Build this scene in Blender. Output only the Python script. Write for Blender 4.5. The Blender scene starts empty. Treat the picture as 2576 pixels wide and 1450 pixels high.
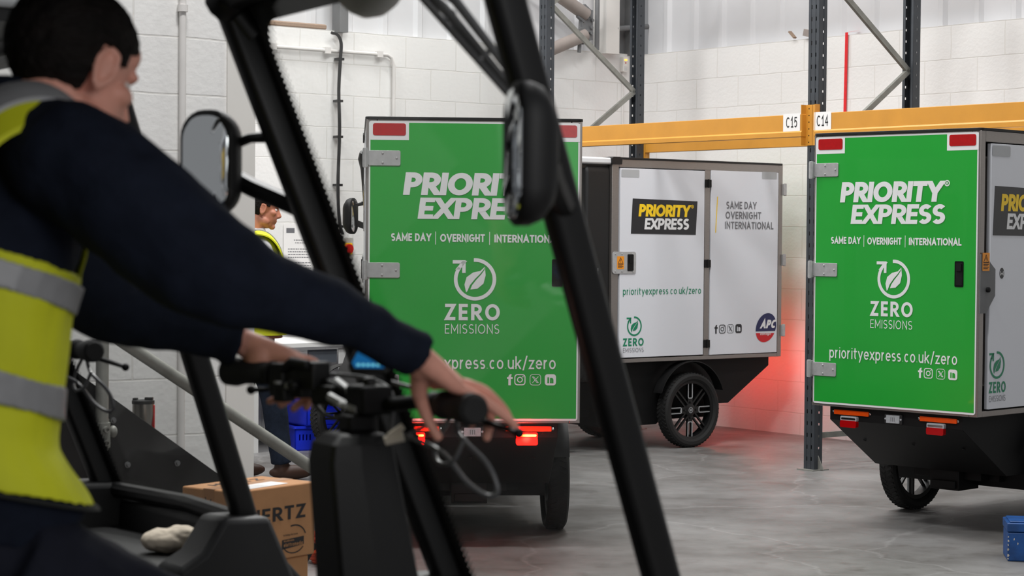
import bpy, bmesh, math, random
from mathutils import Vector, Matrix, noise
random.seed(7)
PI = math.pi
SC = bpy.context.scene
COL = SC.collection
R = math.radians

# ------------------------------------------------------------------ camera numbers (image taken as 2576 x 1450)
F_PX, PITCH, ROLL, CAM_H = 5182.35, .0254, .0079, 1.4914
def ray(X, Y):
    a, b = X-1288, Y-725
    u = a*math.cos(ROLL)+b*math.sin(ROLL); v = -a*math.sin(ROLL)+b*math.cos(ROLL)
    x, zc, yc = u/F_PX, -v/F_PX, 1
    return Vector((x, yc*math.cos(PITCH)+zc*math.sin(PITCH), -yc*math.sin(PITCH)+zc*math.cos(PITCH)))
def at(X, Y, depth):
    d = ray(X, Y); return Vector((0, 0, CAM_H))+d*(depth/d.y)
def on(X, Y, p0, n):
    d = ray(X, Y); o = Vector((0, 0, CAM_H)); p0 = Vector(p0); n = Vector(n)
    return o+d*((p0-o).dot(n)/d.dot(n))

# ------------------------------------------------------------------ materials
MATS = {}
def lin(c): return tuple(((v/255)/12.92 if v/255 <= .04045 else ((v/255+.055)/1.055)**2.4) for v in c)
def pm(name, rgb, rough=.5, metal=0., var=.06, scale=8., bump=0., bscale=60., emit=None, estr=0., spec=.5, coat=0., stretch=None):
    m = bpy.data.materials.new(name); m.use_nodes = True
    nt = m.node_tree; N = nt.nodes; L = nt.links
    b = N['Principled BSDF']
    c = lin(rgb)
    b.inputs['Roughness'].default_value = rough; b.inputs['Metallic'].default_value = metal
    b.inputs['Specular IOR Level'].default_value = spec
    b.inputs['Coat Weight'].default_value = coat
    tc = N.new('ShaderNodeTexCoord'); mp = N.new('ShaderNodeMapping')
    L.new(tc.outputs['Object'], mp.inputs['Vector'])
    if stretch: mp.inputs['Scale'].default_value = stretch
    nz = N.new('ShaderNodeTexNoise'); nz.inputs['Scale'].default_value = scale; nz.inputs['Detail'].default_value = 5
    L.new(mp.outputs[0], nz.inputs['Vector'])
    cr = N.new('ShaderNodeValToRGB'); cr.color_ramp.elements[0].position = .3; cr.color_ramp.elements[1].position = .7
    cr.color_ramp.elements[0].color = (*[v*(1-var) for v in c], 1); cr.color_ramp.elements[1].color = (*[min(1, v*(1+var)) for v in c], 1)
    L.new(nz.outputs['Fac'], cr.inputs['Fac']); L.new(cr.outputs['Color'], b.inputs['Base Color'])
    if bump:
        n2 = N.new('ShaderNodeTexNoise'); n2.inputs['Scale'].default_value = bscale; n2.inputs['Detail'].default_value = 4
        L.new(mp.outputs[0], n2.inputs['Vector'])
        bp = N.new('ShaderNodeBump'); bp.inputs['Strength'].default_value = bump; bp.inputs['Distance'].default_value = .01
        L.new(n2.outputs['Fac'], bp.inputs['Height']); L.new(bp.outputs['Normal'], b.inputs['Normal'])
    if emit:
        b.inputs['Emission Color'].default_value = (*lin(emit), 1); b.inputs['Emission Strength'].default_value = estr
    MATS[name] = m
    return m

BLK = pm('black_powder_coat', (9, 9, 10), .6, var=.15, bump=.05, bscale=400, spec=.3)
FRM = pm('cab_frame_black', (12, 12, 13), .42, var=.15)
PLA = pm('black_plastic', (13, 13, 14), .55, var=.12, bump=.08, bscale=300)
MOT = pm('mid_grey_plastic', (186, 186, 183), .5, var=.08)
WIP = pm('grey_wiper_metal', (122, 122, 124), .35, .3, var=.15)
GPL = pm('dark_grey_plastic', (36, 36, 37), .5, var=.1, bump=.1, bscale=250)
RUB = pm('tyre_rubber', (22, 22, 22), .75, var=.2, bump=.1, bscale=120)
GREEN = pm('green_vinyl', (30, 160, 52), .32, var=.03, scale=3, coat=.15)
WHT = pm('white_vinyl', (232, 232, 232), .35, var=.01)
WPAN = pm('white_panel', (222, 224, 230), .3, var=.012, scale=2, coat=.1)
ALU = pm('brushed_aluminium', (150, 144, 140), .38, .75, var=.06, scale=30, stretch=(1, 1, 14))
STEEL = pm('stainless_steel', (178, 178, 178), .4, .25, var=.08, scale=40)
CHROME = pm('chrome', (215, 215, 215), .12, 1., var=.02)
GALV = pm('galvanised_steel', (138, 138, 132), .55, .35, var=.16, scale=14, bump=.06, bscale=90)
RED = pm('red_reflector', (176, 12, 18), .25, var=.08, scale=60)
ORG = pm('amber_reflector', (235, 80, 8), .25, var=.06, scale=40)
LAMPRED = pm('red_lens', (170, 10, 14), .15, var=.08)
LAMPCLEAR = pm('clear_lens', (170, 172, 176), .12, var=.1, scale=90)
LIT = pm('lit_brake_lamp', (255, 120, 60), .3, emit=(255, 150, 62), estr=22.)
LITDIM = pm('lit_red_lens', (255, 20, 12), .3, emit=(255, 18, 10), estr=9.)
YEL = pm('yellow_vinyl', (250, 208, 20), .4, var=.02)
LGREY = pm('light_grey_vinyl', (176, 178, 180), .4, var=.03)
TGREY = pm('text_grey_vinyl', (112, 112, 116), .4, var=.02)
DKV = pm('dark_vinyl', (34, 34, 38), .35, var=.03)
TEAL = pm('teal_vinyl', (12, 132, 92), .4, var=.02)
NAVYV = pm('navy_vinyl', (28, 36, 84), .4, var=.02)
REDV = pm('red_vinyl', (206, 22, 34), .4, var=.02)
ORV = pm('orange_vinyl', (240, 150, 24), .4, var=.03)
RACKB = pm('rack_blue_grey', (54, 58, 63), .5, var=.12, scale=12)
RACKY = pm('rack_beam_yellow', (204, 142, 50), .45, var=.07, scale=5, bump=.03, bscale=60)
PAPER = pm('paper_white', (232, 230, 228), .7, var=.02)
INK = pm('black_ink', (28, 26, 28), .6, var=.05)
CARD = pm('cardboard', (176, 128, 86), .8, var=.06, scale=18, bump=.05, bscale=200)
TAPE = pm('brown_tape', (160, 112, 70), .35, var=.05)
SKIN = pm('skin', (232, 166, 146), .5, var=.08, scale=30, bump=.05, bscale=350)
SKIN2 = pm('tanned_skin', (190, 124, 98), .5, var=.08, scale=30)
HAIR = pm('dark_brown_hair', (19, 14, 12), .7, var=.4, scale=60, bump=.6, bscale=220, stretch=(1, .25, 1), spec=.2)
EYEW = pm('eye_white', (220, 215, 210), .2, var=.02)
NAVY = pm('navy_fleece', (26, 31, 44), .9, var=.16, scale=25, bump=.25, bscale=60, spec=.15)
TROU = pm('navy_trousers', (27, 29, 40), .85, var=.14, scale=20, bump=.2, bscale=120, spec=.2)
JEAN = pm('dark_denim', (30, 38, 52), .85, var=.2, scale=40, bump=.15, bscale=150, spec=.2)
HIVIS = pm('hi_vis_yellow', (222, 226, 34), .7, var=.05, scale=10, bump=.12, bscale=160)
SILV = pm('reflective_tape', (158, 158, 160), .5, .15, var=.05, scale=40)
TRIMB = pm('black_binding', (22, 24, 22), .8)
SHIRT = pm('light_grey_shirt', (206, 206, 210), .8, var=.05, bump=.2, bscale=40)
SHOE = pm('brown_leather', (62, 38, 26), .5, var=.2)
SCREEN = pm('lit_blue_screen', (16, 70, 120), .2, emit=(40, 140, 215), estr=.55)
SCRTX = pm('lit_screen_segments', (120, 220, 240), .2, emit=(120, 215, 240), estr=.9)
CABLE = pm('black_cable', (30, 30, 31), .35, var=.1)
WIRE = pm('grey_cable_sheath', (90, 90, 92), .3, var=.1)
CREAM = pm('cream_cotton', (236, 222, 202), .9, var=.06, bump=.2, bscale=60)
BEIGE = pm('beige_connector', (205, 196, 180), .5, var=.05)
BLUEC = pm('blue_crate_plastic', (28, 52, 214), .35, var=.06)
BLUEB = pm('worn_blue_paint', (12, 68, 130), .5, var=.3, scale=16, bump=.1, bscale=40)
WOOD = pm('weathered_wood', (146, 124, 106), .8, var=.15, scale=20, stretch=(1, 8, 8))
ORCAB = pm('orange_cable', (214, 78, 34), .5, var=.1)
WPIPE = pm('white_painted_conduit', (214, 211, 208), .5, var=.05)
WPAINT = pm('white_gloss_paint', (222, 219, 214), .5, var=.03, scale=3)
DSTEEL = pm('dark_grey_steel', (112, 113, 114), .55, .2, var=.1, scale=6)
BSTEEL = pm('brownish_primer_steel', (150, 140, 134), .6, .1, var=.16, scale=5)
GREYBOX = pm('grey_enclosure', (176, 176, 170), .5, var=.04)
REDP = pm('red_plastic', (200, 28, 22), .35, var=.06)
REDW = pm('red_webbing', (214, 22, 30), .6, var=.08, scale=40)
DESKW = pm('white_laminate', (226, 226, 224), .4, var=.02)
DGAP = pm('painted_gap_shade', (92, 98, 106), .5, var=.05)  # grey that paints the shade in the bench gap
MESHB = pm('stringer_black_paint', (15, 14, 14), .6, var=.25, scale=9, bump=.1, bscale=50)
GLOW = pm('lit_amber_led', (255, 190, 80), .3, emit=(255, 176, 70), estr=3.)
SEATM = pm('black_vinyl_seat', (22, 22, 24), .5, var=.1, bump=.1, bscale=200)
ROOFW = pm('white_roof_shell', (224, 226, 228), .35, var=.02)
MUG = pm('brushed_steel_mug', (150, 146, 140), .3, .9, var=.05)
MUGR = pm('red_mug_band', (190, 20, 24), .35)

def mirror_mat():
    m = bpy.data.materials.new('mirror_glass'); m.use_nodes = True
    b = m.node_tree.nodes['Principled BSDF']; b.inputs['Metallic'].default_value = 1; b.inputs['Roughness'].default_value = .03
    b.inputs['Base Color'].default_value = (.82, .85, .86, 1); return m
MIRROR = mirror_mat()
def glass_mat():
    m = bpy.data.materials.new('windscreen_polycarbonate'); m.use_nodes = True
    nt = m.node_tree; N = nt.nodes; L = nt.links; N.clear()
    out = N.new('ShaderNodeOutputMaterial'); tr = N.new('ShaderNodeBsdfTransparent'); gl = N.new('ShaderNodeBsdfGlossy')
    df = N.new('ShaderNodeBsdfDiffuse'); m1 = N.new('ShaderNodeMixShader'); m2 = N.new('ShaderNodeMixShader')
    nz = N.new('ShaderNodeTexNoise'); nz.inputs['Scale'].default_value = 4
    lw = N.new('ShaderNodeLayerWeight'); pw = N.new('ShaderNodeMath'); pw.operation = 'POWER'; pw.inputs[1].default_value = 5
    fr = N.new('ShaderNodeMath'); fr.operation = 'MULTIPLY_ADD'; fr.inputs[1].default_value = .5; fr.inputs[2].default_value = .025
    L.new(lw.outputs['Facing'], pw.inputs[0]); L.new(pw.outputs[0], fr.inputs[0])
    mu = N.new('ShaderNodeMath'); mu.operation = 'MULTIPLY'; mu.inputs[1].default_value = .05
    tr.inputs['Color'].default_value = (.97, .975, .97, 1); gl.inputs['Roughness'].default_value = .05
    df.inputs['Color'].default_value = (.8, .8, .8, 1)
    L.new(nz.outputs['Fac'], mu.inputs[0]); L.new(mu.outputs[0], m1.inputs['Fac'])
    L.new(tr.outputs[0], m1.inputs[1]); L.new(df.outputs[0], m1.inputs[2])
    L.new(fr.outputs[0], m2.inputs['Fac']); L.new(m1.outputs[0], m2.inputs[1]); L.new(gl.outputs[0], m2.inputs[2])
    L.new(m2.outputs[0], out.inputs['Surface']); return m
GLASS = glass_mat()

def block_mat(name, off=(0, 0, 0)):
    """painted concrete blockwork, courses .235 m, in object space x / z"""
    m = bpy.data.materials.new(name); m.use_nodes = True
    nt = m.node_tree; N = nt.nodes; L = nt.links; b = N['Principled BSDF']
    tc = N.new('ShaderNodeTexCoord'); sp = N.new('ShaderNodeSeparateXYZ'); cb = N.new('ShaderNodeCombineXYZ'); ad = N.new('ShaderNodeVectorMath')
    ad.operation = 'ADD'; ad.inputs[1].default_value = off
    L.new(tc.outputs['Object'], ad.inputs[0]); L.new(ad.outputs[0], sp.inputs[0])
    L.new(sp.outputs['X'], cb.inputs['X']); L.new(sp.outputs['Z'], cb.inputs['Y'])
    wob = N.new('ShaderNodeTexNoise'); wob.inputs['Scale'].default_value = 6; wob.inputs['Detail'].default_value = 3
    L.new(cb.outputs[0], wob.inputs['Vector'])
    wm = N.new('ShaderNodeVectorMath'); wm.operation = 'MULTIPLY_ADD'; wm.inputs[1].default_value = (.012, .012, 0)
    L.new(wob.outputs['Color'], wm.inputs[0]); L.new(cb.outputs[0], wm.inputs[2])
    br = N.new('ShaderNodeTexBrick'); br.inputs['Scale'].default_value = 1; br.inputs['Brick Width'].default_value = .47; br.inputs['Row Height'].default_value = .235
    br.inputs['Mortar Size'].default_value = .0045; br.inputs['Mortar Smooth'].default_value = .35
    br.inputs['Color1'].default_value = (*lin((229, 228, 226)), 1); br.inputs['Color2'].default_value = (*lin((227, 226, 224)), 1); br.inputs['Mortar'].default_value = (*lin((218, 216, 212)), 1)
    L.new(wm.outputs[0], br.inputs['Vector'])
    nz = N.new('ShaderNodeTexNoise'); nz.inputs['Scale'].default_value = 1.3; nz.inputs['Detail'].default_value = 6; L.new(cb.outputs[0], nz.inputs['Vector'])
    mx = N.new('ShaderNodeMix'); mx.data_type = 'RGBA'; mx.blend_type = 'MULTIPLY'; mx.inputs[0].default_value = .5
    cr = N.new('ShaderNodeValToRGB'); cr.color_ramp.elements[0].position = .35; cr.color_ramp.elements[0].color = (.94, .935, .93, 1); cr.color_ramp.elements[1].position = .6; cr.color_ramp.elements[1].color = (1, 1, 1, 1)
    L.new(nz.outputs['Fac'], cr.inputs['Fac']); L.new(br.outputs['Color'], mx.inputs[6]); L.new(cr.outputs['Color'], mx.inputs[7]); L.new(mx.outputs[2], b.inputs['Base Color'])
    fine = N.new('ShaderNodeTexNoise'); fine.inputs['Scale'].default_value = 35; fine.inputs['Detail'].default_value = 5; L.new(cb.outputs[0], fine.inputs['Vector'])
    iv = N.new('ShaderNodeMath'); iv.operation = 'MULTIPLY_ADD'; iv.inputs[1].default_value = -1.4
    L.new(br.outputs['Fac'], iv.inputs[0]); sc = N.new('ShaderNodeMath'); sc.operation = 'MULTIPLY'; sc.inputs[1].default_value = .35
    L.new(fine.outputs['Fac'], sc.inputs[0]); L.new(sc.outputs[0], iv.inputs[2])
    bp = N.new('ShaderNodeBump'); bp.inputs['Strength'].default_value = .42; bp.inputs['Distance'].default_value = .012
    L.new(iv.outputs[0], bp.inputs['Height']); L.new(bp.outputs['Normal'], b.inputs['Normal'])
    b.inputs['Roughness'].default_value = .6
    return m

def floor_mat():
    m = bpy.data.materials.new('worn_concrete'); m.use_nodes = True
    nt = m.node_tree; N = nt.nodes; L = nt.links; b = N['Principled BSDF']
    tc = N.new('ShaderNodeTexCoord')
    def nz(s, d, ro=.5):
        n = N.new('ShaderNodeTexNoise'); n.inputs['Scale'].default_value = s; n.inputs['Detail'].default_value = d; n.inputs['Roughness'].default_value = ro
        L.new(tc.outputs['Object'], n.inputs['Vector']); return n
    a = nz(1.1, 8, .62); cr = N.new('ShaderNodeValToRGB')
    e = cr.color_ramp.elements; e[0].position = .32; e[0].color = (*lin((84, 81, 78)), 1); e[1].position = .68; e[1].color = (*lin((136, 135, 134)), 1)
    L.new(a.outputs['Fac'], cr.inputs['Fac'])
    s = nz(5.5, 9, .7); c2 = N.new('ShaderNodeValToRGB'); c2.color_ramp.elements[0].position = .30; c2.color_ramp.elements[0].color = (.62, .58, .55, 1); c2.color_ramp.elements[1].position = .46; c2.color_ramp.elements[1].color = (1, 1, 1, 1)
    L.new(s.outputs['Fac'], c2.inputs['Fac'])
    mx = N.new('ShaderNodeMix'); mx.data_type = 'RGBA'; mx.blend_type = 'MULTIPLY'; mx.inputs[0].default_value = .85
    L.new(cr.outputs['Color'], mx.inputs[6]); L.new(c2.outputs['Color'], mx.inputs[7])
    vo = N.new('ShaderNodeTexVoronoi'); vo.feature = 'DISTANCE_TO_EDGE'; vo.inputs['Scale'].default_value = .75
    w = nz(2.0, 5); wa = N.new('ShaderNodeVectorMath'); wa.operation = 'MULTIPLY_ADD'; wa.inputs[1].default_value = (.5, .5, .5)
    L.new(w.outputs['Color'], wa.inputs[0]); L.new(tc.outputs['Object'], wa.inputs[2]); L.new(wa.outputs[0], vo.inputs['Vector'])
    c3 = N.new('ShaderNodeValToRGB'); c3.color_ramp.elements[0].position = 0; c3.color_ramp.elements[0].color = (.10, .10, .10, 1); c3.color_ramp.elements[1].position = .012; c3.color_ramp.elements[1].color = (0, 0, 0, 1)
    L.new(vo.outputs['Distance'], c3.inputs['Fac'])
    m2 = N.new('ShaderNodeMix'); m2.data_type = 'RGBA'; m2.blend_type = 'ADD'; m2.inputs[0].default_value = .55
    L.new(mx.outputs[2], m2.inputs[6]); L.new(c3.outputs['Color'], m2.inputs[7]); L.new(m2.outputs[2], b.inputs['Base Color'])
    rr = N.new('ShaderNodeMapRange'); rr.inputs['To Min'].default_value = .38; rr.inputs['To Max'].default_value = .6; L.new(s.outputs['Fac'], rr.inputs['Value']); L.new(rr.outputs[0], b.inputs['Roughness'])
    f = nz(60, 4); bp = N.new('ShaderNodeBump'); bp.inputs['Strength'].default_value = .12; bp.inputs['Distance'].default_value = .004
    L.new(f.outputs['Fac'], bp.inputs['Height']); L.new(bp.outputs['Normal'], b.inputs['Normal'])
    return m

# ------------------------------------------------------------------ mesh builder
class G:
    def __init__(s): s.v, s.f, s.m = [], [], []
    def add(s, vs, fs, m=0):
        o = len(s.v); s.v += [Vector(p) for p in vs]; s.f += [tuple(i+o for i in f) for f in fs]; s.m += [m]*len(fs); return s
    def box(s, c, d, rot=None, m=0):
        x, y, z = [k/2 for k in d]; c = Vector(c)
        vs = [Vector(p) for p in ((-x,-y,-z),(x,-y,-z),(x,y,-z),(-x,y,-z),(-x,-y,z),(x,-y,z),(x,y,z),(-x,y,z))]
        if rot is not None: vs = [rot @ p for p in vs]
        return s.add([p+c for p in vs], [(0,3,2,1),(4,5,6,7),(0,1,5,4),(1,2,6,5),(2,3,7,6),(3,0,4,7)], m)
    def b2(s, lo, hi, m=0):
        return s.box([(a+b)/2 for a, b in zip(lo, hi)], [abs(b-a) for a, b in zip(lo, hi)], None, m)
    def prism(s, poly, a, b, fr, m=0):
        """poly in (u, v); fr = (origin, eu, ev, en); extruded from a to b along en"""
        o, eu, ev, en = [Vector(k) for k in fr]; n = len(poly)
        vs = [o+eu*u+ev*v+en*a for u, v in poly]+[o+eu*u+ev*v+en*b for u, v in poly]
        return s.add(vs, [tuple(range(n-1, -1, -1)), tuple(range(n, 2*n))]+[(i, (i+1) % n, n+(i+1) % n, n+i) for i in range(n)], m)
    def flat(s, poly, fr, h=0, m=0):
        o, eu, ev, en = [Vector(k) for k in fr]
        return s.add([o+eu*u+ev*v+en*h for u, v in poly], [tuple(range(len(poly)))], m)
    def rings(s, rings, cap=True, closed=False, m=0):
        n = len(rings[0]); vs = [p for r in rings for p in r]; fs = []
        k = len(rings)
        for a in range(k if closed else k-1):
            b = (a+1) % k
            for i in range(n): j = (i+1) % n; fs.append((a*n+i, a*n+j, b*n+j, b*n+i))
        if cap and not closed: fs += [tuple(range(n-1, -1, -1)), tuple((k-1)*n+i for i in range(n))]
        return s.add(vs, fs, m)
    def tube(s, pts, r, n=12, cap=True, closed=False, m=0, flat=1., up=None):
        pts = [Vector(p) for p in pts]; k = len(pts); rs = r if isinstance(r, (list, tuple)) else [r]*k
        out = []; ref = Vector(up) if up else None
        for i, p in enumerate(pts):
            if closed: t = pts[(i+1) % k]-pts[i-1]
            else: t = pts[min(i+1, k-1)]-pts[max(i-1, 0)]
            t.normalize()
            if ref is None: ref = Vector((0, 0, 1)) if abs(t.z) < .9 else Vector((1, 0, 0))
            a = (ref-t*ref.dot(t)).normalized(); b = t.cross(a); ref = a
            out.append([p+a*(rs[i]*flat*math.cos(2*PI*j/n))+b*(rs[i]*math.sin(2*PI*j/n)) for j in range(n)])
        return s.rings(out, cap, closed, m)
    def lathe(s, prof, c, axis, n=32, m=0, closed=False):
        c = Vector(c); ax = Vector(axis).normalized(); a = ax.orthogonal().normalized(); b = ax.cross(a)
        rr = [[c+ax*h+a*(r*math.cos(2*PI*j/n))+b*(r*math.sin(2*PI*j/n)) for j in range(n)] for r, h in prof]
        return s.rings(rr, not closed, closed, m)
    def ell(s, c, r, rot=None, nu=20, nv=12, m=0):
        c = Vector(c); vs = []; fs = []
        if not isinstance(r, (list, tuple)): r = (r, r, r)
        def T(p): p = Vector(p); p = rot @ p if rot is not None else p; return c+p
        vs.append(T((0, 0, -r[2])))
        for i in range(1, nv):
            ph = -PI/2+PI*i/nv
            for j in range(nu): th = 2*PI*j/nu; vs.append(T((r[0]*math.cos(ph)*math.cos(th), r[1]*math.cos(ph)*math.sin(th), r[2]*math.sin(ph))))
        vs.append(T((0, 0, r[2]))); top = len(vs)-1
        for j in range(nu): fs.append((0, 1+(j+1) % nu, 1+j)); fs.append((top, 1+(nv-2)*nu+j, 1+(nv-2)*nu+(j+1) % nu))
        for i in range(nv-2):
            for j in range(nu): a = 1+i*nu; fs.append((a+j, a+(j+1) % nu, a+nu+(j+1) % nu, a+nu+j))
        return s.add(vs, fs, m)
    def xf(s, M):
        s.v = [M @ p for p in s.v]; return s
    def mesh(s, name, mats, smooth=True, sharp=35):
        me = bpy.data.meshes.new(name); me.from_pydata([tuple(p) for p in s.v], [], s.f)
        for m in (mats if isinstance(mats, (list, tuple)) else [mats]): me.materials.append(m)
        me.polygons.foreach_set('material_index', s.m)
        bm = bmesh.new(); bm.from_mesh(me); bmesh.ops.recalc_face_normals(bm, faces=bm.faces); bm.to_mesh(me); bm.free()
        if smooth:
            me.polygons.foreach_set('use_smooth', [True]*len(me.polygons)); me.set_sharp_from_angle(angle=R(sharp))
        me.update(); return me

def rrect(w, h, r, n=5, cx=0, cy=0):
    p = []
    for qx, qy, a0 in ((1, 1, 0), (-1, 1, 90), (-1, -1, 180), (1, -1, 270)):
        for i in range(n+1):
            a = R(a0+90*i/n); p.append((cx+qx*(w/2-r)+r*math.cos(a), cy+qy*(h/2-r)+r*math.sin(a)))
    return p
def bez(p0, p1, p2, p3, n=12):
    p0, p1, p2, p3 = [Vector(p) for p in (p0, p1, p2, p3)]
    return [p0*(1-t)**3+p1*3*t*(1-t)**2+p2*3*t*t*(1-t)+p3*t**3 for t in [i/n for i in range(n+1)]]
def spline(pts, n=6):
    P = [Vector(p) for p in pts]; P = [P[0]*2-P[1]]+P+[P[-1]*2-P[-2]]; out = []
    for i in range(1, len(P)-2):
        for k in range(n):
            t = k/n; a, b, c, d = P[i-1], P[i], P[i+1], P[i+2]
            out.append(.5*((2*b)+(c-a)*t+(2*a-5*b+4*c-d)*t*t+(3*b-a-3*c+d)*t**3))
    return out+[P[-2]]

def tag(o, label=None, cat=None, group=None, kind=None):
    if label: o['label'] = label
    if cat: o['category'] = cat
    if group: o['group'] = group
    if kind: o['kind'] = kind
    return o
def empty(name, loc=(0, 0, 0), rz=0):
    o = bpy.data.objects.new(name, None); o.location = loc; o.rotation_euler = (0, 0, rz); o.empty_display_size = .1; COL.objects.link(o); return o
CACHE = {}
def obj(name, g, mats, parent=None, label=None, bevel=0, smooth=True, sharp=35, key=None, loc=None, rz=None):
    if key and key in CACHE: me = CACHE[key]
    else:
        me = g.mesh(name, mats, smooth, sharp) if isinstance(g, G) else g
        if key: CACHE[key] = me
    o = bpy.data.objects.new(name, me); COL.objects.link(o)
    if parent is not None: o.parent = parent
    if loc is not None: o.location = loc
    if rz is not None: o.rotation_euler = (0, 0, rz)
    if label: o['label'] = label
    if bevel:
        b = o.modifiers.new('bevel', 'BEVEL'); b.width = bevel; b.segments = 2; b.limit_method = 'ANGLE'; b.angle_limit = R(40); b.harden_normals = False
    return o
def remesh(g, mats, voxel, smooth=4, factor=.5, name='body', wrinkle=None):
    """union of overlapping shapes grown into one continuous skin"""
    me = g.mesh('tmp', mats, False); o = bpy.data.objects.new('tmp', me); COL.objects.link(o)
    r = o.modifiers.new('r', 'REMESH'); r.mode = 'VOXEL'; r.voxel_size = voxel; r.use_smooth_shade = True
    s = o.modifiers.new('s', 'SMOOTH'); s.iterations = smooth; s.factor = factor
    dg = bpy.context.evaluated_depsgraph_get(); new = bpy.data.meshes.new_from_object(o.evaluated_get(dg)); new.name = name
    bpy.data.objects.remove(o); bpy.data.meshes.remove(me)
    if wrinkle:
        amp, sc, st = wrinkle
        nr = [v.normal.copy() for v in new.vertices]
        for v, n in zip(new.vertices, nr):
            q = Vector((v.co.x*st[0], v.co.y*st[1], v.co.z*st[2]))*sc
            v.co += n*(amp*(noise.noise(q)+.5*noise.noise(q*2.3)))
    new.materials.clear()
    for m in (mats if isinstance(mats, (list, tuple)) else [mats]): new.materials.append(m)
    new.polygons.foreach_set('use_smooth', [True]*len(new.polygons)); new.update()
    return new

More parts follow.
